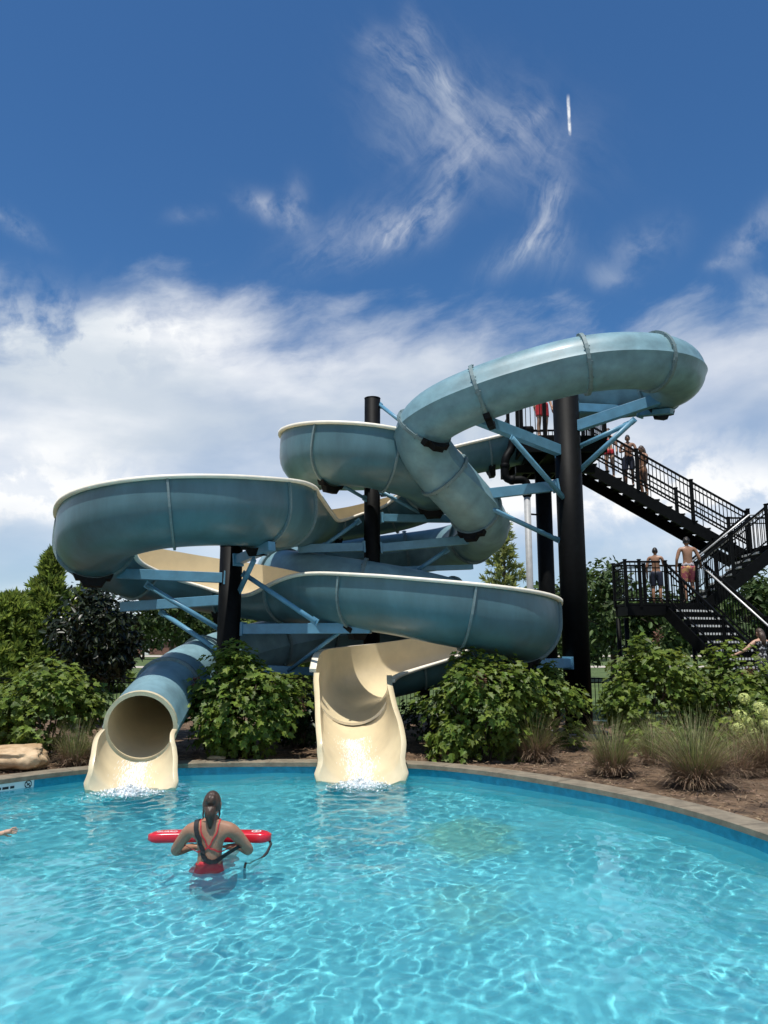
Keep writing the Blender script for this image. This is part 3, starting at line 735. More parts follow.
# flight 3: back up to the left
t3,b3,a3=flight((5.64,21.7,7.35),(1,0),13,.2038,.342,1.08)
for s in (-1,1):
    o=a3*s*.57; u=b3-t3
    for i in range(3):
        rail(t3+o+u*i/3,t3+o+u*(i+1)/3,1.02,.12 if (o.y<0) else .7)
        mb=MB(); mb.beam(t3+o+u*i/3+Vector((0,0,.22)),t3+o+u*(i+1)/3+Vector((0,0,.22)),.03,.05); mb.build('kick_rail',M['black'],tower)
    for i in range(4): post(t3+o+u*i/3,1.08,.085)
# start platform
slab(3.45,5.66,18.95,22.3,7.35,'platform',.07,.36)
for a,b in (((3.5,18.98,7.35),(3.5,19.5,7.35)),((3.5,21.0,7.35),(3.5,22.27,7.35)),((3.5,22.27,7.35),(5.62,22.27,7.35)),((3.5,18.98,7.35),(4.1,18.98,7.35)),((5.62,18.98,7.35),(5.62,21.1,7.35))): rail(a,b)
for p in ((3.5,18.98,7.35),(3.5,19.5,7.35),(3.5,21.0,7.35),(3.5,22.27,7.35),(4.1,18.98,7.35),(5.62,18.98,7.35),(5.62,20.1,7.35),(5.62,22.27,7.35)): post(p,1.3,.09)
mb=MB(); mb.beam((3.8,19.3,6.95),(3.8,22,6.95),.2,.3); mb.beam((5.3,19.3,6.95),(5.3,22,6.95),.2,.3); mb.beam((3.5,20,6.7),(5.6,20,6.7),.16,.2); mb.build('platform_beam',M['black'],tower)
for (x,y,z) in ((5.2,21.9,6.9),(6.3,20.2,2.8),(6.3,20.9,2.8),(8.3,20.9,2.8),(10.7,20.2,4.55),(12.0,22.2,4.55),(11.9,20.2,4.55)):
    mb=MB(); mb.tube([(x,y,.1),(x,y,z)],.06 if z<6 else .16,14); mb.build('support_post',M['black'],tower)
# drain pipe by the platform
dp=empty('drain_pipe','grey plastic drain pipe with black elbows hanging left of the slim black column','pipe',tuple(at(527,600,19.2)*1.0)[:2]+(.1,))
b0=at(527,492,19.2)
mb=MB(); mb.tube([(b0.x,19.2,.08),(b0.x,19.2,b0.z)],.085,16); mb.build('pipe',M['pvc'],dp)
A=[at(527,494,19.2),at(527,485,19.2),at(523,480,19.2),at(512,480,19.2),at(506,477,19.2),at(505,466,19.2),at(506,458,19.2),at(511,449,19.3),at(514,437,19.3),at(520,431,19.3),at(532,430,19.4)]
mb=MB(); mb.tube([tuple(v) for v in catmull([tuple(p) for p in A],.05)],.105,14); mb.build('elbow',M['black'],dp)
mb=MB()
for p in (A[0],A[3],A[5],A[8]):
    mb=MB(); mb.ell(p,.125,12); mb.build('pipe_coupling',M['black'],dp)
mb=MB(); mb.beam(at(528,514,19.2),at(541,515,19.9),.04,.04); mb.build('pipe_clamp',M['black'],dp)

# ------------------------------------------------------------------ people
DG=lambda: bpy.context.evaluated_depsgraph_get()
def skin_mesh(joints, edges, radii, root, sub=2):
    names=list(joints); ix={n:i for i,n in enumerate(names)}
    me=bpy.data.meshes.new('tmp'); me.from_pydata([joints[n] for n in names],[(ix[a],ix[b]) for a,b in edges],[])
    o=bpy.data.objects.new('tmp',me); COL.objects.link(o)
    sk=o.modifiers.new('s','SKIN'); sk.use_smooth_shade=True; sk.branch_smoothing=.3
    for i,n in enumerate(names):
        d=me.skin_vertices[0].data[i]; r=radii[n]; d.radius=(r,r) if not isinstance(r,tuple) else r; d.use_root=(n==root)
    sb=o.modifiers.new('u','SUBSURF'); sb.levels=sub; sb.render_levels=sub
    bpy.context.view_layer.update(); ev=o.evaluated_get(DG()); m2=bpy.data.meshes.new_from_object(ev)
    bpy.data.objects.remove(o); bpy.data.meshes.remove(me); return m2
def make_person(label,loc,rz,H,skin,pose={},hair=None,haircol='hairdark',clothes=(),female=False,group=None,head_turn=0,sub=2,lean=0,bulk=1):
    """pose overrides joints (metres for a 1.75 m body; x right, y forward, z up)"""
    k=1.75
    sw=.175 if female else .195
    J={'pelvis':(0,0,.95),'belly':(0,.01,1.10),'chest':(0,0,1.30),'upper':(0,-.01,1.42),'neck':(0,0,1.51),'nape':(0,.01,1.56)}
    Rr={'pelvis':.135,'belly':.118 if female else .128,'chest':.135 if female else .15,'upper':.105,'neck':.052,'nape':.054}
    E=[('pelvis','belly'),('belly','chest'),('chest','upper'),('upper','neck'),('neck','nape')]
    for s,n in ((-1,'l'),(1,'r')):
        J.update({n+'sh':(s*sw,-.01,1.43),n+'el':(s*(sw+.07),-.03,1.14),n+'wr':(s*(sw+.08),.05,.90),n+'pm':(s*(sw+.08),.075,.83),
                  n+'hip':(s*.095,0,.90),n+'kn':(s*.105,.025,.50),n+'cf':(s*.105,-.015,.36),n+'an':(s*.105,-.02,.09),n+'to':(s*.12,.15,.03)})
        Rr.update({n+'sh':.062,n+'el':.043,n+'wr':.029,n+'pm':.036,n+'hip':.098,n+'kn':.058,n+'cf':.057,n+'an':.038,n+'to':.030})
        E+=[('upper',n+'sh'),(n+'sh',n+'el'),(n+'el',n+'wr'),(n+'wr',n+'pm'),('pelvis',n+'hip'),(n+'hip',n+'kn'),(n+'kn',n+'cf'),(n+'cf',n+'an'),(n+'an',n+'to')]
    headp=pose.get('head',(0,.025,1.635)); J.update({k_:v_ for k_,v_ in pose.items() if k_!='head'})
    for n in ('l','r'):
        w=Vector(J[n+'wr']); pm=Vector(J[n+'pm']); d=(pm-w).normalized()
        sd=Vector((0,1,0)); sd=(sd-d*sd.dot(d)); 
        sd = sd.normalized() if sd.length>.2 else Vector((1,0,0))
        cu=d.cross(sd)*(1 if n=='r' else -1)
        for i,(of,ln) in enumerate(((-.032,.062),(-.011,.074),(.011,.070),(.031,.055))):
            p1=pm+d*.045+sd*of; p2=p1+d*ln*.5+cu*.006; p3=p2+d*ln*.42+cu*.02
            for q,pp in enumerate((p1,p2,p3)):
                J[f'{n}f{i}{q}']=tuple(pp); Rr[f'{n}f{i}{q}']=.0095-.0012*q
            E+=[(n+'pm',f'{n}f{i}0'),(f'{n}f{i}0',f'{n}f{i}1'),(f'{n}f{i}1',f'{n}f{i}2')]
        p1=w+(pm-w)*.45+sd*.038; p2=p1+d*.035+sd*.02; p3=p2+d*.03+sd*.003
        for q,pp in enumerate((p1,p2,p3)): J[f'{n}t{q}']=tuple(pp); Rr[f'{n}t{q}']=.0115-.001*q
        E+=[(n+'wr',n+'t0'),(n+'t0',n+'t1'),(n+'t1',n+'t2')]
    if bulk!=1: Rr={k_:(v_*bulk if k_[1:2] not in ('f','t') or k_ in ('lto','rto') else v_) for k_,v_ in Rr.items()}
    me=skin_mesh(J,E,Rr,'pelvis',sub)
    bm=bmesh.new(); bm.from_mesh(me); bpy.data.meshes.remove(me)
    for v in bm.verts:                                    # flatter trunk
        if abs(v.co.x)<.24 and .98<v.co.z<1.5:
            w=1-max(0,(abs(v.co.x)-.15)/.09); v.co.y*= 1-.18*max(0,min(1,w))
    nb=len(bm.faces)
    # head: skull with jaw, nose, ears, eyes
    hc=Vector(headp); hr=Matrix.Rotation(head_turn,3,'Z')
    hm=bmesh.new(); bmesh.ops.create_uvsphere(hm,u_segments=28,v_segments=20,radius=1)
    for v in hm.verts:
        c=v.co; x,y,z=c.x*.076,c.y*.096,c.z*.117
        if z<0: t=-z/.117; x*=1-.30*t*t; y=y*(1-.28*t*t)+.016*t
        fr=math.exp(-((x/.014)**2+((z+.018)/.026)**2)) if y>0 else 0
        y+=fr*.024
        y-=.008*math.exp(-(((abs(x)-.031)/.016)**2+((z-.006)/.014)**2)) if y>0 else 0
        y+=.007*math.exp(-((x/.024)**2+((z+.062)/.010)**2)) if y>0 else 0
        y+=.006*math.exp(-((x/.03)**2+((z+.1)/.02)**2)) if y>0 else 0
        v.co=(x,y,z)
    for s in (-1,1):
        g=bmesh.ops.create_uvsphere(hm,u_segments=10,v_segments=8,radius=1)
        for v in g['verts']: v.co=(v.co.x*.010+s*.077,v.co.y*.020-.006,v.co.z*.032-.004)
    for v in hm.verts: v.co=hr@v.co+hc
    for f in hm.faces: f.smooth=True
    tmp=bpy.data.meshes.new('t'); hm.to_mesh(tmp); hm.free(); bm.from_mesh(tmp); bpy.data.meshes.remove(tmp)
    em=bmesh.new()
    for s in (-1,1):
        g=bmesh.ops.create_uvsphere(em,u_segments=10,v_segments=8,radius=.0105)
        for v in g['verts']: v.co=hr@(v.co+Vector((s*.031,.079,.006)))+hc
    for f in em.faces: f.material_index=1
    tmp=bpy.data.meshes.new('t'); em.to_mesh(tmp); em.free(); bm.from_mesh(tmp); bpy.data.meshes.remove(tmp)
    body=bpy.data.meshes.new('person'); bm.to_mesh(body)
    body.materials.append(M[skin]); body.materials.append(M['eye'])
    p=bpy.data.objects.new('person',body); COL.objects.link(p); tag(p,label,'person',group)
    sc=H/k
    p.location=loc; p.rotation_euler=(lean,0,rz); p.scale=(sc,sc,sc)
    def child(o): 
        o.parent=p; o.matrix_parent_inverse=Matrix(); return o
    bvh=BVHTree.FromBMesh(bm)
    # clothing: the body's own skin in that region, pushed out
    for nm,mt,pred,off in clothes:
        cb=bm.copy(); cb.faces.ensure_lookup_table()
        dele=[f for f in cb.faces if not (f.index<nb and pred(f.calc_center_median()))]
        bmesh.ops.delete(cb,geom=dele,context='FACES')
        seen=set(); isl=[]
        for f in cb.faces:
            if f in seen: continue
            st=[f]; seen.add(f); grp=[]
            while st:
                x=st.pop(); grp.append(x)
                for e_ in x.edges:
                    for f2 in e_.link_faces:
                        if f2 not in seen: seen.add(f2); st.append(f2)
            isl.append(grp)
        big=max(isl,key=len); bmesh.ops.delete(cb,geom=[x for g_ in isl if g_ is not big for x in g_],context='FACES')
        bmesh.ops.delete(cb,geom=[v for v in cb.verts if not v.link_faces or not any(f.is_valid for f in v.link_faces)],context='VERTS')
        cb.normal_update()
        for _ in range(2): bmesh.ops.smooth_vert(cb,verts=cb.verts,factor=.4,use_axis_x=True,use_axis_y=True,use_axis_z=True)
        cb.normal_update()
        for v in cb.verts: v.co+=v.normal*off
        cm=bpy.data.meshes.new(nm); cb.to_mesh(cm); cb.free(); cm.materials.append(M[mt])
        o=bpy.data.objects.new(nm,cm); COL.objects.link(o); child(o)
        so_=o.modifiers.new('t','SOLIDIFY'); so_.thickness=.006; so_.offset=1
    if hair:
        hb=MB(); hair(hb,hc,hr); child(hb.build('hair',M[haircol]))
    bm2=bm
    return p,bvh,child
def hair_short(hb,hc,hr,curly=0,low=-.045,seed=0):
    rg=random.Random(seed); vs=[];n=28;kk=14
    pts=[]
    for i in range(kk+1):
        th=math.pi*.62*i/kk
        for j in range(n):
            ph=2*math.pi*j/n; fr=math.sin(ph)       # front +y
            t2=th*(1-.33*max(0,fr))                 # hairline higher at the front
            p=Vector((.083*math.sin(t2)*math.cos(ph),.103*math.sin(t2)*math.sin(ph)-.004,.124*math.cos(t2)))
            if curly: p*=1+curly*rg.uniform(-.3,1)
            pts.append(hr@p+hc)
    hb.add(pts,[(i*n+j,(i+1)*n+j,(i+1)*n+(j+1)%n,i*n+(j+1)%n) for i in range(kk) for j in range(n)],0,True)
def hair_bun(hb,hc,hr):
    hair_short(hb,hc,hr)
    hb.ell(hc+hr@Vector((0,-.07,.045)),(.052,.045,.058),16)
    hb.tube([hc+hr@Vector((0,-.095,.0)),hc+hr@Vector((.002,-.11,-.08)),hc+hr@Vector((.004,-.095,-.13)),hc+hr@Vector((.006,-.10,-.19))],[.052,.046,.032,.010],10)
    for s in (-1,1): hb.tube([hc+hr@Vector((s*.07,-.02,-.02)),hc+hr@Vector((s*.074,-.03,-.09)),hc+hr@Vector((s*.066,-.03,-.14))],[.012,.007,.002],6)
def hair_long(hb,hc,hr):
    hair_short(hb,hc,hr)
    hb.tube([hc+hr@Vector((0,-.05,.02)),hc+hr@Vector((0,-.085,-.10)),hc+hr@Vector((0,-.10,-.22)),hc+hr@Vector((0,-.11,-.32))],[.075,.08,.07,.02],12)
def strip(path,bvh,w,off=.004,th=.004):
    """flat strap laid on the body surface"""
    P=catmull([tuple(p) for p in path],.02); vs=[]; prev=None; C=[];Nn=[]
    for p in P:
        c,nrm,_,_=bvh.find_nearest(Vector(p)); C.append(c);Nn.append(nrm)
    for i in range(len(C)):
        t=(C[min(i+1,len(C)-1)]-C[max(0,i-1)]).normalized(); sd=t.cross(Nn[i]).normalized()
        for s,o in ((-1,off),(1,off),(1,off+th),(-1,off+th)): vs.append(C[i]+sd*s*w/2+Nn[i]*o)
    fs=[]
    for i in range(len(C)-1):
        for j in range(4): fs.append((i*4+j,i*4+(j+1)%4,(i+1)*4+(j+1)%4,(i+1)*4+j))
    return vs,fs
shorts=lambda zlo,zhi:(lambda c: zlo<c.z<zhi and abs(c.x)<.235)
# lifeguard in the pool, seen from behind, arms over the rescue tube
LGX,LGY=-1.71,8.03; LGH=1.9; LGZ=.665-LGH
pose={}
for s,n in ((-1,'l'),(1,'r')):
    pose.update({n+'sh':(s*.188,-.01,1.425),n+'el':(s*.35,.10,1.20),n+'wr':(s*.20,.29,1.205),n+'pm':(s*.135,.325,1.205)})
for s,n in ((-1,'l'),(1,'r')):
    pose.update({n+'kn':(s*.12,.40,.86),n+'cf':(s*.11,.54,.80),n+'an':(s*.10,.78,.74),n+'to':(s*.10,.87,.83)})
pose['head']=(0,.02,1.63)
lg,lgb,lgc=make_person('person seen from behind standing waist deep, dark hair in a bun, red crossed swimsuit straps','person' and (LGX,LGY,LGZ),R(2),LGH,'skin1',pose,hair_bun,'hair',
  clothes=(('swimsuit','red',lambda c:.86<c.z<1.13+.03*math.cos(c.x*8) and abs(c.x)<.19,.003),),female=True,sub=3,bulk=1.1)
back=-.30
mb=MB()
for pth in ([(-.075,.04,1.50),(-.085,-.3,1.42),(-.04,-.3,1.33),(0,-.3,1.285),(.08,-.3,1.26),(.17,-.2,1.235),(.2,0,1.23)],
            [(.075,.04,1.50),(.085,-.3,1.42),(.04,-.3,1.33),(0,-.3,1.285),(-.08,-.3,1.26),(-.17,-.2,1.235),(-.2,0,1.23)]):
    mb.add(*strip(pth,lgb,.011))
lgc(mb.build('swimsuit_strap',M['red']))
mb=MB(); mb.add(*strip([(-.11,.06,1.48),(-.13,-.1,1.5),(-.135,-.3,1.40),(-.12,-.3,1.28),(-.06,-.3,1.19),(.05,-.3,1.155),(.15,-.25,1.17),(.24,-.05,1.20)],lgb,.042,.008,.006))
strap=mb.build('shoulder_strap',M['strap']); lgc(strap)
# red rescue tube across her front
RT=Vector((LGX-.07,LGY+.30,.165))
rt=empty('rescue_tube','red foam rescue tube with white print held under the arms in the pool','rescue tube',tuple(RT))
bm=bmesh.new(); n=26
for i in range(n+1):
    x=-.625+1.25*i/n; e=min(1,(.625-abs(x))/.10); e=math.sqrt(max(.0,1-(1-e)**2)) if e<1 else 1
    for j in range(20):
        a=2*math.pi*j/20; ca,sa=math.cos(a),math.sin(a)
        y=.085*math.copysign(abs(ca)**.38,ca)*max(e,.35)*1.15; z=.05*math.copysign(abs(sa)**.38,sa)*max(e,.6)
        bm.verts.new((x,y+ .05*(1-(x/.625)**2)+.0,z))
bm.verts.ensure_lookup_table()
for i in range(n):
    for j in range(20):
        f=bm.faces.new([bm.verts[i*20+j],bm.verts[i*20+(j+1)%20],bm.verts[(i+1)*20+(j+1)%20],bm.verts[(i+1)*20+j]]); f.smooth=True
for i in (0,n): bm.faces.new([bm.verts[i*20+j] for j in range(20)])
bmesh.ops.recalc_face_normals(bm,faces=bm.faces)
me=bpy.data.meshes.new('foam_body'); bm.to_mesh(me); bm.free(); me.materials.append(M['redfoam']); o=bpy.data.objects.new('foam_body',me); COL.objects.link(o); o.parent=rt
def text_mesh(name,s,size,m,parent,loc,rot,ext=.001):
    c=bpy.data.curves.new(name,'FONT'); c.body=s; c.size=size; c.extrude=ext; c.align_x='CENTER'; c.align_y='CENTER'
    o=bpy.data.objects.new(name,c); COL.objects.link(o); bpy.context.view_layer.update()
    me=bpy.data.meshes.new_from_object(o.evaluated_get(DG())); bpy.data.objects.remove(o); bpy.data.curves.remove(c)
    me.materials.clear(); me.materials.append(M[m]); o=bpy.data.objects.new(name,me); COL.objects.link(o); o.parent=parent; o.location=loc; o.rotation_euler=rot; return o
text_mesh('print','GUARD',.062,'white',rt,(-.44,.0,.0515),(R(4),0,0))
ring=MB(); 
for k in range(24):
    a0,a1_=2*math.pi*k/24,2*math.pi*(k+1)/24
    ring.add([(.47+.05*math.cos(a0),.02+.05*math.sin(a0),0),(.47+.05*math.cos(a1_),.02+.05*math.sin(a1_),0),(.47+.038*math.cos(a1_),.02+.038*math.sin(a1_),0),(.47+.038*math.cos(a0),.02+.038*math.sin(a0),0)],[(0,1,2,3)])
ring.box((.47,.02,0),(.045,.014,.001)); ring.box((.47,.02,.0),(.014,.045,.0012))
o=ring.build('emblem',M['white']); o.parent=rt; o.location=(0,0,.052)
mb=MB(); mb.tube([(.60,.0,-.02),(.63,-.03,-.06),(.60,-.08,-.13),(.53,-.14,-.20),(.46,-.25,-.24)],.014,8)
mb.tube([(.46,-.27,-.24),(.43,-.33,-.17),(.425,-.36,-.22),(.435,-.4,-.29)],.014,8)
o=mb.build('tow_line',M['strap']); o.parent=rt

# people on the stairs
def on(px,py,Y): return at(px,py,Y)
zA=3.17
man=make_person('man with bare back in pink patterned swim trunks at the top of the lower stairs','x' and (7.95,20.08,3.17),R(-8),1.72,'skin1',
  {'rel':(.30,-.02,1.17),'rwr':(.36,.16,1.0),'rpm':(.375,.215,.97),'lel':(-.285,-.04,1.16),'lwr':(-.30,.03,.92),'lpm':(-.29,.05,.85),'rkn':(.10,.10,.55),'ran':(.10,.06,.28),'rcf':(.10,.06,.42),'rto':(.11,.22,.24)},
  lambda hb,hc,hr:hair_short(hb,hc,hr,.16,seed=4),'hairdark',
  clothes=(('swim_trunks','pink',lambda c:.56<c.z<.98 and abs(c.x)<.22,.022),('waistband','greywaist',lambda c:.96<c.z<1.06 and abs(c.x)<.22,.014)))[0]
make_person('boy without a shirt standing on the landing left of the man','x' and (7.25,20.5,3.17),R(-28),1.5,'skin1',
  {'rel':(.25,.06,1.16),'rwr':(.30,.28,1.02),'rpm':(.31,.34,1.0)},lambda hb,hc,hr:hair_short(hb,hc,hr,.04,seed=2),'hairdark',
  clothes=(('swim_trunks','navy',lambda c:.55<c.z<1.0 and abs(c.x)<.22,.02),))
make_person('woman in a black flowered dress at the foot of the stairs','x' and (8.18,16.95,.88),R(15),1.58,'skin2',
  {'lel':(-.40,.06,1.24),'lwr':(-.58,.20,1.12),'lpm':(-.65,.235,1.10)},hair_long,'hair',
  clothes=(('dress','florald',lambda c:.45<c.z<1.44 and abs(c.x)<.205,.014),),female=True)
g='children queueing on the upper stairs'
def st3(x): return 7.35-(x-5.64)/.374*.1908
for (lab,px,H,sk,cl,rz,hr_) in (('girl in a red two-piece swimsuit, highest of the three on the upper stairs',611,1.5,'skin2','red',R(150),hair_long),
                          ('boy with arms folded in dark trunks, middle of the three on the upper stairs',630,1.5,'skin3','navy',R(165),lambda hb,hc,hr:hair_short(hb,hc,hr,.05,seed=5)),
                          ('girl in a black swimsuit, lowest of the three on the upper stairs',644,1.6,'skin3','strap',R(110),hair_long)):
    x=(px-384)*21.35/752; i=math.ceil((x-5.64)/.342); z=7.35-.2038*i
    if cl=='red': cs=(('swim_top','red',lambda c:1.22<c.z<1.38 and abs(c.x)<.19,.008),('swim_bottom','red',lambda c:.84<c.z<1.02 and abs(c.x)<.21,.008)); ps={'rel':(.27,.05,1.15),'rwr':(.30,.22,1.1),'rpm':(.30,.28,1.1)}
    elif cl=='navy': cs=(('swim_trunks','navy',lambda c:.55<c.z<1.0 and abs(c.x)<.22,.02),); ps={'rel':(.27,.06,1.16),'rwr':(.06,.20,1.2),'rpm':(-.01,.215,1.21),'lel':(-.27,.06,1.16),'lwr':(-.06,.21,1.16),'lpm':(.01,.23,1.16)}
    else: cs=(('swimsuit','strap',lambda c:.84<c.z<1.38 and abs(c.x)<.19,.008),); ps={'lel':(-.27,.05,1.15),'lwr':(-.22,.22,1.0),'lpm':(-.2,.28,.98)}
    make_person(lab,(x,21.42,z),rz,H,sk,ps,hr_,'hair' if cl!='navy' else 'hairdark',cs,cl!='navy',g)
make_person('person in red swim shorts waiting on the start platform behind the thick column','x' and (4.12,19.35,7.35),R(200),1.72,'skin2',{},lambda hb,hc,hr:hair_short(hb,hc,hr,.05,seed=8),'hair',
  clothes=(('swim_shorts','red',lambda c:.62<c.z<1.0 and abs(c.x)<.22,.016),))
# swimmer at the left edge, floating on the front with one arm stretched ahead
sw=make_person('swimmer lying in the water at the left edge, one arm stretched ahead','x' and (-5.35,8.92,-.13),R(-72),1.6,'skin2',
  {'lsh':(-.17,-.01,1.47),'lel':(-.16,-.0,1.72),'lwr':(-.13,-.05,1.93),'lpm':(-.12,-.06,2.0)},lambda hb,hc,hr:hair_short(hb,hc,hr,.03,seed=9),'hair',
  clothes=(('swim_trunks','navy',lambda c:.55<c.z<1.0 and abs(c.x)<.22,.02),))[0]
sw.rotation_euler=Matrix.Rotation(R(-72),3,'Z').to_4x4().to_euler()
mrot=Matrix.Rotation(R(-78),4,'Z')@Matrix.Rotation(R(-88),4,'X')
sw.rotation_euler=mrot.to_euler(); sw.location=(-5.93,8.55,-.06)
#PART4
# ------------------------------------------------------------------ planting
GZ=ZC-.03
def unit(v): return v/np.maximum(1e-9,np.linalg.norm(v,axis=-1,keepdims=True))
LEAF_LOBED=np.array([(0,0),(.20,.02),(.46,.24),(.30,.36),(.47,.66),(.19,.63),(0,1.0)])
LEAF_OVAL=np.array([(0,0),(.14,.12),(.23,.38),(.20,.66),(.10,.88),(.04,.97),(0,1.0)])
def leaves(P,Dn,Nr,size,shape,fold=.22):
    """P positions, Dn tip direction, Nr leaf normal -> verts, faces (two folded halves each)"""
    n=len(P); Dn=unit(Dn); Sd=unit(np.cross(Dn,Nr)); Nr=np.cross(Sd,Dn)
    x=shape[:,0]; y=shape[:,1]; k=len(shape)
    out=[]
    for s in (1,-1):
        V=P[:,None,:]+size[:,None,None]*(Sd[:,None,:]*(s*x)[None,:,None]+Dn[:,None,:]*y[None,:,None]+Nr[:,None,:]*(x*fold*1.6-.16*y*y)[None,:,None])
        out.append(V if s==1 else V[:,::-1])
    V=np.stack(out,1).reshape(-1,3); Fc=np.arange(n*2*k).reshape(-1,k)
    # weld the two halves along the midrib so that each leaf is one island
    Fi=Fc.reshape(n,2,k).copy(); Fi[:,1,k-1]=Fi[:,0,0]; Fi[:,1,0]=Fi[:,0,k-1]
    return V,Fi.reshape(-1,k)
def crown_points(n,c,r,rg,clumps=18,lo=-.35,shell=.42,cl=.42):
    """points in leafy clumps over an uneven ellipsoid"""
    d=unit(rg.normal(size=(clumps,3))); d[:,2]=np.where(d[:,2]<lo,-d[:,2]*.6,d[:,2])
    ctr=d*rg.uniform(.55,.82,(clumps,1)); w=rg.uniform(.7,1.3,clumps)
    k=rg.integers(0,clumps,n); v=unit(rg.normal(size=(n,3)))*(rg.uniform(0,1,(n,1))**shell)*cl*w[k][:,None]
    p=ctr[k]+v; out=unit(p*.6+v)
    return np.array(c)+p*np.array(r), out
def make_bush(label,c,r,n,size=.15,group=None,m='leaf',seed=0,flowers=0,blooms=(),cat='bush',clumps=20,shape=LEAF_LOBED,name='hydrangea_bush'):
    rg=np.random.default_rng(seed+100)
    e=empty(name,label,cat,(c[0],c[1],GZ),group)
    cc=np.array([c[0],c[1],GZ+r[2]*.46]); rr=np.array([r[0]*.98,r[1],r[2]*.55]); n=int(n*1.65); size*=.87; flowers=int(flowers*.6); clumps=int(clumps*1.7)
    P,O=crown_points(n,cc,rr,rg,clumps,lo=-.95,cl=.36)
    keep=P[:,2]>GZ+.03; P=P[keep];O=O[keep]; m_=len(P)
    up=np.array([0,0,1.0]); Nn=unit(O*.7+up*.95+np.array([0,-.15,0])+rg.normal(size=(m_,3))*.38)
    D=unit(O*.9+rg.normal(size=(m_,3))*.55-up*.25); D=D-Nn*(D*Nn).sum(1,keepdims=True)
    sz=size*rg.uniform(.55,1.25,m_)
    V,Fc=leaves(P,D,Nn,sz,shape)
    np_mesh('foliage',V,Fc,M[m],e)
    mb=MB(); rd=random.Random(seed)
    for i in range(9):
        a=rd.uniform(0,6.28); b=Vector((c[0]+.12*math.cos(a),c[1]+.12*math.sin(a),GZ-.03)); t=Vector((c[0]+r[0]*.55*math.cos(a),c[1]+r[1]*.55*math.sin(a),GZ+r[2]*rd.uniform(.5,.8)))
        mb.tube([b,b.lerp(t,.5)+Vector((0,0,.12)),t],[.016,.012,.006],6)
    mb.build('stems',M['bark'],e)
    def cone(p,m,s,nm):
        q=rg.normal(size=(70,3))*np.array([.30,.30,.52])*s+np.array(p)
        O2=unit(q-np.array(p)+1e-4); V,Fc=leaves(q,unit(O2+rg.normal(size=(70,3))*.5),unit(O2+rg.normal(size=(70,3))*.3),np.full(70,s*.5),LEAF_OVAL,.1)
        np_mesh(nm,V,Fc,M[m],e)
    for i in range(flowers):
        j=rg.integers(0,m_); p=P[j]; 
        if p[1]<c[1]+.2*r[1]: cone(p+O[j]*.06,'leafred',.11,'faded_flower')
    for p in blooms:
        mbq=MB(); 
        q=unit(rg.normal(size=(150,3)))*np.array([.105,.105,.09])*rg.uniform(.8,1.1); q=q+np.array(p); O2=unit(q-np.array(p))
        V,Fc=leaves(q,unit(np.cross(O2,rg.normal(size=(150,3)))),O2,np.full(150,.045),LEAF_OVAL,.1)
        np_mesh('flower_head',V,Fc,M['bloom'],e)
    return e
make_bush('rounded hydrangea bush on the left behind the boulder, left of the tube exit',(-5.9,13.9),(1.08,.95,1.75),1500,.16,'hydrangea bushes behind the pool edge',seed=1,flowers=7)
make_bush('hydrangea bush half cut off by the left edge, behind the boulder',(-7.45,14.2),(1.0,.9,1.5),900,.16,'hydrangea bushes behind the pool edge',seed=2,flowers=2)
make_bush('dense hydrangea bush between the two slide exits, in front of the short column',(-2.55,14.15),(1.10,.75,1.98),2100,.16,'hydrangea bushes behind the pool edge',seed=3,flowers=9)
make_bush('big hydrangea bush right of the open slide exit, with rusty flower heads',(1.72,13.95),(1.22,.78,1.92),2300,.16,'hydrangea bushes behind the pool edge',seed=4,flowers=14)
make_bush('lower hydrangea bush touching the left side of the thick black column',(3.05,15.2),(1.0,.75,1.6),1100,.15,'hydrangea bushes behind the pool edge',seed=5,flowers=3)
make_bush('hydrangea bush right of the thick black column, below the landing',(5.25,15.5),(1.15,.9,2.1),1700,.16,'hydrangea bushes behind the pool edge',seed=6,flowers=5)
make_bush('broad hydrangea bush in front of the lower stairs',(6.85,15.3),(1.25,.9,1.98),1900,.16,'hydrangea bushes behind the pool edge',seed=7,flowers=6)
make_bush('hydrangea bush at the right edge below the woman on the stairs',(8.35,14.9),(1.1,.9,1.75),1300,.16,'hydrangea bushes behind the pool edge',seed=8,flowers=3)
make_bush('low hydrangea with lime green flower balls at the right edge',(6.75,13.55),(.75,.6,1.15),700,.12,None,seed=9,blooms=[tuple(at(x,y,13.0)) for x,y in ((744,698),(760,708),(767,713),(741,716),(747,722),(739,728),(765,724),(752,733))])
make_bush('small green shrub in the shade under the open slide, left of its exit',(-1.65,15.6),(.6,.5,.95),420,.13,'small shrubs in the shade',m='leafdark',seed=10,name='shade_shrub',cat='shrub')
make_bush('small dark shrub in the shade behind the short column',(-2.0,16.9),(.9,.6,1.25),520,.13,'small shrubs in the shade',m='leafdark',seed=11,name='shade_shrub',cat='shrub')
make_bush('low leafy plant in front of the thick black column',(4.95,14.3),(.6,.4,.6),330,.12,'small shrubs in the shade',seed=12,name='shade_shrub',cat='shrub')
make_bush('dark shrub tucked behind the big bush right of the open slide exit',(1.0,16.3),(.8,.6,1.0),420,.13,'small shrubs in the shade',m='leafdark',seed=13,name='shade_shrub',cat='shrub')
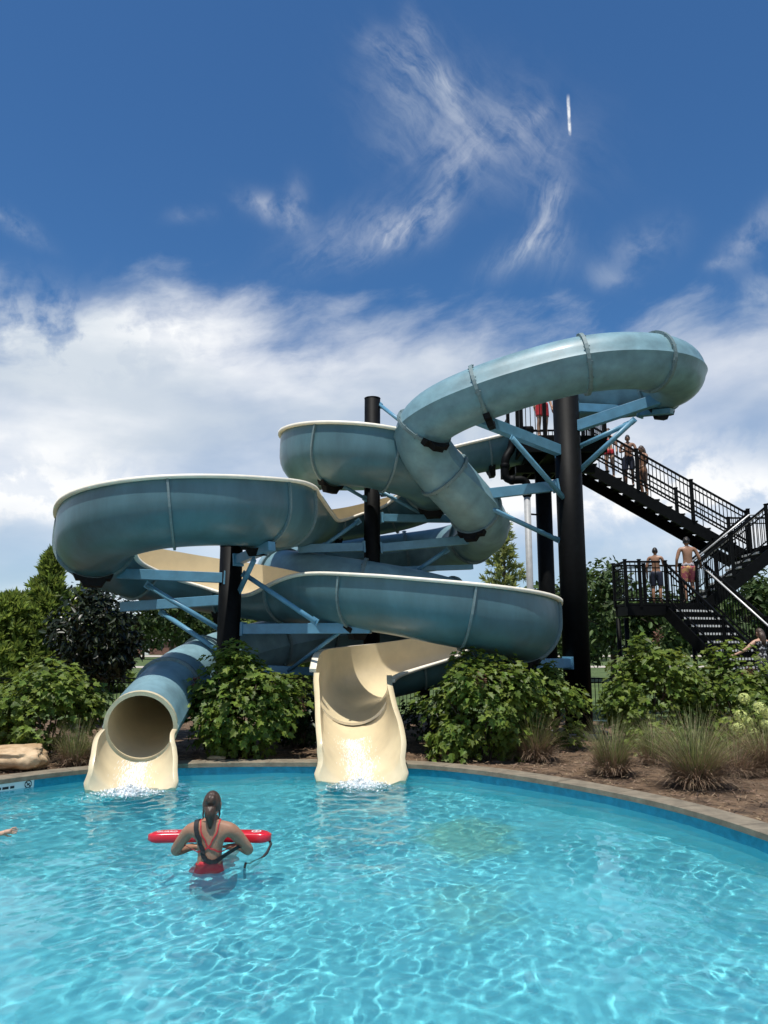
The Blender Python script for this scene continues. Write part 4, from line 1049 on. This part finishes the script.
# grasses
def grass_clump(label,x,y,h,w,n,seed,dry=.5,group='ornamental grass clumps on the mulch'):
    rg=np.random.default_rng(seed); e=empty('ornamental_grass',label,'grass clump',(x,y,GZ),group)
    def blades(n,h0,h1,lean0,lean1,m,nm,wd=.006,rb=.13):
        a=rg.uniform(0,2*math.pi,n); rb_=rb*np.sqrt(rg.uniform(0,1,n)); L_=rg.uniform(h0,h1,n); ln=rg.uniform(lean0,lean1,n)
        seg=5; t=np.linspace(0,1,seg+1); base=np.stack([x+rb_*np.cos(a),y+rb_*np.sin(a),np.full(n,GZ-.02)],1)
        a2=a+rg.normal(size=n)*.5; d=np.stack([np.cos(a2),np.sin(a2),np.zeros(n)],1); sd=np.stack([-np.sin(a2),np.cos(a2),np.zeros(n)],1)
        th=ln[:,None]*(.35+1.15*t[None,:]**1.4)                       # angle from vertical along the blade
        ds=L_[:,None]/seg; hx=np.cumsum(np.sin(th)*ds,1)-np.sin(th[:,:1])*ds; hz=np.cumsum(np.cos(th)*ds,1)-np.cos(th[:,:1])*ds
        C=base[:,None,:]+d[:,None,:]*hx[:,:,None]*(w/.6)+np.array([0,0,1])*hz[:,:,None]
        C[:,:,2]=np.maximum(C[:,:,2],GZ+.005)
        wv=(wd*(1-t*.85))[None,:,None]*sd[:,None,:]
        V=np.stack([C-wv,C+wv],2).reshape(n,-1,3); k=2*(seg+1)
        f=np.array([(2*i,2*i+1,2*i+3,2*i+2) for i in range(seg)]); Fc=(np.arange(n)[:,None,None]*k+f[None]).reshape(-1,4)
        np_mesh(nm,V.reshape(-1,3),Fc,M[m],e)
    blades(int(n*1.5*(1-dry)),h*.6,h*1.2,.10,.95,'blade','green_blades',.0045,.16)
    blades(int(n*3.6*dry),h*.28,h*.70,.40,1.5,'bladedry','dry_skirt',.0065,.20)
    blades(int(n*.25),h*.8,h*1.25,.3,1.1,'bladedry','seed_stalks',.0035,.14)
for i,(px,Y,h,w,n,dr,lab) in enumerate(((535,13.75,.85,.62,620,.5,'grass clump with a brown base below the big hydrangea right of the open slide'),
    (612,12.35,.82,.58,620,.45,'grass clump with a brown base by the coping, middle one of the three in front'),
    (695,11.25,1.0,.72,900,.5,'largest and nearest grass clump with a dark brown base by the coping'),
    (765,12.5,.95,.8,900,.75,'straw coloured grass clump at the right edge'),
    (655,13.3,.75,.6,420,.3,'green grass clump behind and between the two clumps nearest the coping'),(75,13.25,.72,.5,480,.4,'grass clump beside the boulder left of the tube exit'),
    (735,12.2,.7,.8,500,.85,'low spread of dry straw grass between the nearest clump and the right edge'))):
    q=at(px,760,Y); grass_clump(lab,q.x,Y,h,w,n,i+50,dr)
# boulder
def boulder(label,c,r,seed):
    from mathutils import noise as mn
    bm=bmesh.new(); bmesh.ops.create_icosphere(bm,subdivisions=5,radius=1)
    for v in bm.verts:
        p=v.co.copy(); q=Vector((math.copysign(abs(p.x)**.6,p.x),math.copysign(abs(p.y)**.7,p.y),math.copysign(abs(p.z)**.6,p.z)))
        dsp=mn.fractal(p*1.1+Vector((seed,0,0)),1,2,5)*.24+ mn.noise(p*3+Vector((seed,4,0)))*.10+mn.fractal(p*6+Vector((0,seed,0)),1,2,4)*.025
        q*=1+dsp-.10*abs(mn.noise(p*2.1+Vector((0,0,seed))))
        if q.z<-.1 and q.y<0: q*=1-.32*min(1,(-.1-q.z)*1.3)          # undercut below
        v.co=(q.x*r[0],q.y*r[1],q.z*r[2]+.10*q.x*r[0]*0)
    for f in bm.faces: f.smooth=True
    me=bpy.data.meshes.new('boulder'); bm.to_mesh(me); bm.free(); me.materials.append(M['rock']); o=bpy.data.objects.new('boulder',me); COL.objects.link(o); o.location=c; tag(o,label,'rock'); return o
boulder('rough tan sandstone boulder on the mulch at the left pool edge',(-5.98,12.75,.30),(.62,.38,.21),3.0)
boulder('small flat brown stone on the mulch beside the tube exit',(-2.9,13.85,.17),(.16,.12,.045),9.0)
# pool depth marker: no diving tile
tl=empty('depth_marker_tile','pale marker tile with a black crossed ring on the pool wall at the left edge','tile',(-5.52,11.75,.05))
i0=int(np.argmin(np.abs(po[:,0]+5.47)+np.abs(po[:,1]-11.9))); pt=po[i0]; tn=po[(i0+1)%npo]-po[i0-1]; tn/=np.linalg.norm(tn); nr=(pc-pt)-tn*np.dot(pc-pt,tn); nr/=np.linalg.norm(nr)
ang=math.atan2(tn[1],tn[0]); rm=Matrix.Rotation(ang,3,'Z')
if np.dot(rm@Vector((0,-1,0)),Vector((*nr,0)))<0: rm=Matrix.Rotation(ang+math.pi,3,'Z')
base=Vector((*(pt+nr*.008),.045))
mb=MB(); mb.box(base,(.62,.012,.13),rot=rm); mb.build('tile',M['white'],tl)
mb=MB(); f0=base+rm@Vector((.22,-.008,0))
for k in range(20):
    a0,a1_=2*math.pi*k/20,2*math.pi*(k+1)/20
    mb.beam(f0+rm@Vector((.05*math.cos(a0),0,.05*math.sin(a0))),f0+rm@Vector((.05*math.cos(a1_),0,.05*math.sin(a1_))),.004,.014)
mb.beam(f0+rm@Vector((-.036,0,.036)),f0+rm@Vector((.036,0,-.036)),.004,.012)
mb.beam(f0+rm@Vector((-.02,-.001,-.014)),f0+rm@Vector((.022,-.001,.012)),.004,.016)
for x,w_ in ((-.02,.06),(-.12,.09),(-.22,.07)): mb.box(base+rm@Vector((x,-.008,-.012)),(w_,.004,.035),rot=rm)
mb.build('marking',M['strap'],tl)

# loose mulch: bark and straw lying on the bed
rg=np.random.default_rng(31); n=34000
px_=rg.uniform(-9,12,n); py_=8+rg.uniform(0,1,n)**1.3*12
ok=~inside(px_,py_,offset(po,.36)); px_,py_=px_[ok],py_[ok]; n=len(px_)
ok=py_>7.5; a=rg.uniform(0,6.28,n); l=rg.uniform(.015,.06,n); w=rg.uniform(.003,.009,n)
d=np.stack([np.cos(a),np.sin(a),rg.normal(size=n)*.22],1); sd=np.stack([-np.sin(a),np.cos(a),rg.normal(size=n)*.3],1); P=np.stack([px_,py_,ZC-.03+rg.uniform(.018,.04,n)],1)
V=np.stack([P-d*l[:,None]-sd*w[:,None],P+d*l[:,None]-sd*w[:,None],P+d*l[:,None]*.9+sd*w[:,None],P-d*l[:,None]*.95+sd*w[:,None]],1).reshape(-1,3)
M['chips']=mat('bark_chips',(.16,.10,.06),.9,.45,8,island=.55,col2=(.27,.19,.12))
o=np_mesh('loose_mulch',V,np.arange(len(V)).reshape(-1,4),M['chips']); tag(o,'loose brown bark and straw scattered over the planting bed','mulch',kind='stuff')

# fence behind the slides
fc=empty('metal_fence','low black metal picket fence on the lawn behind the slides','fence',(-3,23.4,GZ))
x=-12.0
while x<14:
    mb=MB()
    for z in (.18,.86,.98): mb.beam((x,23.4,GZ+z),(x+2.36,23.4,GZ+z),.03,.035)
    for k in range(1,21): mb.beam((x+2.36*k/21,23.4,GZ+.06),(x+2.36*k/21,23.4,GZ+1.0),.018,.018,up=(1,0,0))
    mb.build('fence_panel',M['black'],fc)
    mb=MB(); mb.beam((x,23.4,GZ-.05),(x,23.4,GZ+1.1),.06,.06,up=(1,0,0)); mb.build('fence_post',M['black'],fc); x+=2.4
# ------------------------------------------------------------------ trees
def trunk_mb(c,h,r,limbs,rd,spread):
    mb=MB(); c=Vector(c)
    mb.tube([c-Vector((0,0,.1)),c+Vector((rd.uniform(-.05,.05)*h*.2,0,h*.35)),c+Vector((rd.uniform(-.06,.06)*h,rd.uniform(-.04,.04)*h,h*.8))],[r*1.25,r*.85,r*.3],9)
    for i in range(limbs):
        a=rd.uniform(0,6.28); z=h*rd.uniform(.25,.65); b=c+Vector((0,0,z)); t=b+Vector((math.cos(a)*spread*.6,math.sin(a)*spread*.6,h*rd.uniform(.12,.28)))
        mb.tube([b,b.lerp(t,.5)+Vector((0,0,h*.02)),t],[r*.45,r*.3,r*.12],6)
    return mb
def broadleaf(label,c,h,rad,n,leaf,m,seed,group=None,base=.18,name='broadleaf_tree',shape=LEAF_OVAL,clumps=34,r=None,cl=.34):
    rg=np.random.default_rng(seed+500); rd=random.Random(seed)
    e=empty(name,label,'tree',c,group)
    trunk_mb((0,0,0),h,r or h*.022,9,rd,rad).build('trunk',M['bark'],None).parent=e
    cz=h*(base+(1-base)/2); P,O=crown_points(n,(0,0,cz),(rad,rad,h*(1-base)/2*1.06),rg,clumps,lo=-.85,shell=.5,cl=cl)
    Nn=unit(O*.7+np.array([0,0,.5])+rg.normal(size=(n,3))*.55); D=unit(rg.normal(size=(n,3))+O*.6-np.array([0,0,.3])); D=D-Nn*(D*Nn).sum(1,keepdims=True)
    V,Fc=leaves(P,D,Nn,leaf*rg.uniform(.6,1.3,n),shape,.15); o=np_mesh('crown',V,Fc,M[m]); o.parent=e; return e
def conifer(label,c,h,rad,m,seed,group=None,name='conifer_tree',n_br=150,droop=.25,up=.55,needle=.16,fan=34,base=.06):
    """trunk with whorled branches, each a feathery spray of needle tufts"""
    rg=np.random.default_rng(seed+900); e=empty(name,label,'tree',c,group)
    mb=MB(); mb.tube([(0,0,-.1),(.02,0,h*.5),(0,0,h*.99)],[h*.022,h*.014,.008],8)
    Ps=[];Ds=[];Ns=[];sz=[]
    for i in range(n_br):
        f=(i+rg.uniform())/n_br; z=h*(base+(1-base)*f); L_=rad*(1-f)**.8*rg.uniform(.7,1.12)+.10*rad*rg.uniform(.3,1)
        a=i*2.39996+rg.normal()*.3; el_=up*(.25+.95*f)+rg.normal()*.12
        d=np.array([math.cos(a)*math.cos(el_),math.sin(a)*math.cos(el_),math.sin(el_)]); b=np.array([0,0,z])
        sag=lambda t:-droop*L_*t*t*(1-f)
        if L_>.25*rad: mb.tube([tuple(b),tuple(b+d*L_*.5+np.array([0,0,sag(.5)])),tuple(b+d*L_+np.array([0,0,sag(1)]))],[.012*h/6+.006,.008,.003],5)
        k=max(6,int(fan*L_/rad+6)); t=rg.uniform(.18,1.03,k)
        p=b+d[None]*(L_*t)[:,None]; p[:,2]+=np.array([sag(x) for x in t])
        p+=rg.normal(size=(k,3))*.055*rad*(1.1-t)[:,None]
        for q in range(5):
            dd=unit(d[None]*.9+rg.normal(size=(k,3))*.62+np.array([0,0,.25])); Ps.append(p); Ds.append(dd); Ns.append(unit(rg.normal(size=(k,3))+np.array([0,0,.8]))); sz.append(needle*rg.uniform(.6,1.3,k))
    mb.build('trunk',M['bark'],None).parent=e
    P=np.concatenate(Ps);D=np.concatenate(Ds);Nn=np.concatenate(Ns);sz=np.concatenate(sz)
    Sd=unit(np.cross(D,Nn)); w=sz*.10
    V=np.stack([P-Sd*w[:,None]*.5,P+Sd*w[:,None]*.5,P+D*(sz*.6)[:,None]+Sd*w[:,None],P+D*sz[:,None],P+D*(sz*.6)[:,None]-Sd*w[:,None]],1).reshape(-1,3)
    Fc=np.arange(len(V)).reshape(-1,5); o=np_mesh('crown',V,Fc,M[m]); o.parent=e; return e
def gx(px,Y): return at(px,640,Y).x
LG=.13
broadleaf('dark glossy magnolia tree left of the tube slide in front of the fence',(gx(98,19.5),19.5,LG),3.75,1.28,4200,.17,'magnolia',1,base=.16,name='magnolia_tree',clumps=46,r=.07,cl=.30)
conifer('feathery green conifer with a spiky top rising left of the magnolia',(gx(46,31),31,LG),5.45,1.75,'conifer',1,'feathery conifers',n_br=190,fan=34,needle=.34,up=1.0)
conifer('conifer at the left edge left of the spiky topped one',(gx(8,30),30,LG),3.6,2.1,'conifer',2,'feathery conifers',n_br=190,fan=44,needle=.40,up=.8)
conifer('conifer partly hidden behind the magnolia',(gx(84,33),33,LG),4.1,1.9,'conifer',3,'feathery conifers',n_br=170,fan=40,needle=.42,up=.8)
conifer('conifer seen through the big coil, right of the short column',(gx(282,30),30,LG),6.3,1.9,'conifer',4,'feathery conifers',n_br=190,fan=40,needle=.40,up=.7)
conifer('small pale cypress standing alone left of the grey drain pipe',(gx(506,30),30,LG),6.8,1.6,'cypress',5,None,n_br=95,fan=18,needle=.26,up=.6,name='cypress_tree')
conifer('conifer behind the open slide, left of the middle column',(gx(345,34),34,LG),4.6,1.7,'conifer',6,'feathery conifers',n_br=120,fan=34,needle=.42,up=.7)
broadleaf('tall dark tree just right of the thick black column, behind the landing',(gx(612,42),42,LG),7.0,2.3,2600,.36,'treeleaf',2,'trees behind the stair tower',clumps=40)
broadleaf('broad dark tree behind the landing and lower stairs',(gx(660,40),40,LG),5.2,2.5,2600,.36,'treeleaf',3,'trees behind the stair tower',base=.1)
broadleaf('tree at the right edge behind the stairs, below the second flight',(gx(750,38),38,LG),5.6,2.9,2800,.36,'treeleaf',4,'trees behind the stair tower',base=.08)
broadleaf('low dark tree between the two black columns, behind the slim one',(gx(578,46),46,LG),5.0,2.0,1800,.38,'treeleaf',5,'trees behind the stair tower',base=.1)
broadleaf('round tree on the lawn behind the tube slide, right of the magnolia',(gx(172,62),62,LG),7.2,3.3,2400,.5,'treeleaf',6,'park trees beyond the lawn',base=.22)
broadleaf('tree on the lawn seen between the short column and the tube',(gx(222,66),66,LG),6.5,3.2,2000,.5,'treeleaf',7,'park trees beyond the lawn',base=.2)
protos=[broadleaf('rounded tree in the far tree line',(0,0,LG),8.5,3.9,1300,.75,'treeleaf',20+i,'far tree line beyond the park',base=.10,clumps=30) for i in range(3)]
rd=random.Random(5); k=0
for i in range(34):
    px=-140+i*32+rd.uniform(-10,10); Y=rd.uniform(92,130); p=protos[k%3]; o=p if k<3 else copy_tree(p); k+=1
    o.location=(gx(px,Y),Y,LG); o.rotation_euler=(0,0,rd.uniform(0,6.28)); s=rd.uniform(.75,1.1)*(1.0 if px<520 else 1.15); o.scale=(s*rd.uniform(.95,1.3),s*rd.uniform(.95,1.3),s)
    o['label']='rounded tree in the far tree line beyond the lawn'
# far wooded ridge closing the horizon
V=[];n=220
for j,(dy,zz) in enumerate(((0,0),(2,5.5),(14,7),(40,6))):
    for i in range(n):
        a=R(-80+160*i/(n-1)); rr=190+dy; z=zz*(1+.35*math.sin(i*.9)*math.sin(i*.37+1)+.25*math.sin(i*2.3+j)) if zz else 0
        V.append((rr*math.sin(a),rr*math.cos(a),z))
Fc=[(j*n+i,j*n+i+1,(j+1)*n+i+1,(j+1)*n+i) for j in range(3) for i in range(n-1)]
rg=np.random.default_rng(77); m_=9000; a=R(1)*rg.uniform(-80,80,m_); rr=rg.uniform(180,200,m_); hh=8*(1+.3*np.sin(a*40)*np.sin(a*17+1)+.15*np.sin(a*90)); P=np.stack([rr*np.sin(a),rr*np.cos(a),hh*rg.uniform(0,1,m_)**.6],1)
Nn=unit(rg.normal(size=(m_,3))+np.array([0,0,.6])); D=unit(rg.normal(size=(m_,3)))
V2,F2=leaves(P,D-Nn*(D*Nn).sum(1,keepdims=True),Nn,rg.uniform(1.2,2.6,m_),LEAF_OVAL,.2)
o=np_mesh('distant_woodland',V2,F2,M['treeleaf']); tag(o,'dark distant woodland along the horizon','woodland',kind='stuff')
# park paths and a far building
for y0,y1 in ((66,72),(128,150)):
    mb=MB(); mb.add([(-90,y0,LG+.03),(90,y0+4,LG+.03),(90,y1+4,LG+.03),(-90,y1,LG+.03)],[(0,1,2,3)]); tag(mb.build('park_path',M['path']),kind='structure')
hb=empty('brick_house','small brick house far beyond the lawn, right of the magnolia','house',(gx(152,165),165,.1))
bx,by=gx(152,165),165
mb=MB(); mb.box((bx,by,1.5),(9,6,3)); mb.build('wall',M['brick'],hb)
mb=MB(); mb.add([(bx-4.9,by-3.4,2.95),(bx+4.9,by-3.4,2.95),(bx+4.9,by,4.6),(bx-4.9,by,4.6),(bx-4.9,by+3.4,2.95),(bx+4.9,by+3.4,2.95)],[(0,1,2,3),(3,2,5,4),(0,3,4),(1,5,2),(0,4,5,1)]); mb.build('roof',M['roof'],hb)
for dx_ in (-2.6,2.6):
    mb=MB(); mb.box((bx+dx_,by-3.02,1.7),(1.2,.06,1.2)); mb.build('window',M['glassd'],hb)
mb=MB(); mb.box((bx,by-3.02,1.15),(1.0,.06,2.1)); mb.build('door',M['white'],hb)
# splashes where the slides run into the pool
def splash(label,c,rx,ry,seed,n=4500):
    rg=np.random.default_rng(seed); d=np.abs(rg.normal(size=n))*.5; a=rg.uniform(0,6.28,n)
    P=np.stack([c[0]+rx*d*np.cos(a)+rg.normal(size=n)*.03,c[1]+ry*d*np.sin(a)-.12*d,rg.uniform(.004,.014,n)],1)
    up=rg.uniform(0,1,n)<.22; P[:,2]+=np.where(up,np.abs(rg.normal(size=n))*.05*np.exp(-(d/.6)**2),0)
    s=rg.uniform(.0025,.010,n)*np.exp(-d*.35); an=np.linspace(0,2*math.pi,6,endpoint=False)
    tl_=rg.normal(size=(n,2))*np.where(up,1.0,.15)[:,None]
    X=np.cos(an)[None]*s[:,None]*rg.uniform(.8,2.2,(n,1)); Y=np.sin(an)[None]*s[:,None]
    V=np.stack([P[:,:1]+X,P[:,1:2]+Y,P[:,2:]+X*tl_[:,:1]+Y*tl_[:,1:]],2).reshape(-1,3)
    o=np_mesh('splash',V,np.arange(n*6).reshape(-1,6),M['foam']); tag(o,label,'splash',kind='stuff')
splash('white splash in the pool below the tube slide exit',(-3.68,11.68),.55,.38,1)
splash('white splash in the pool below the open slide exit',(-.36,12.3),.45,.45,2)
#PART5
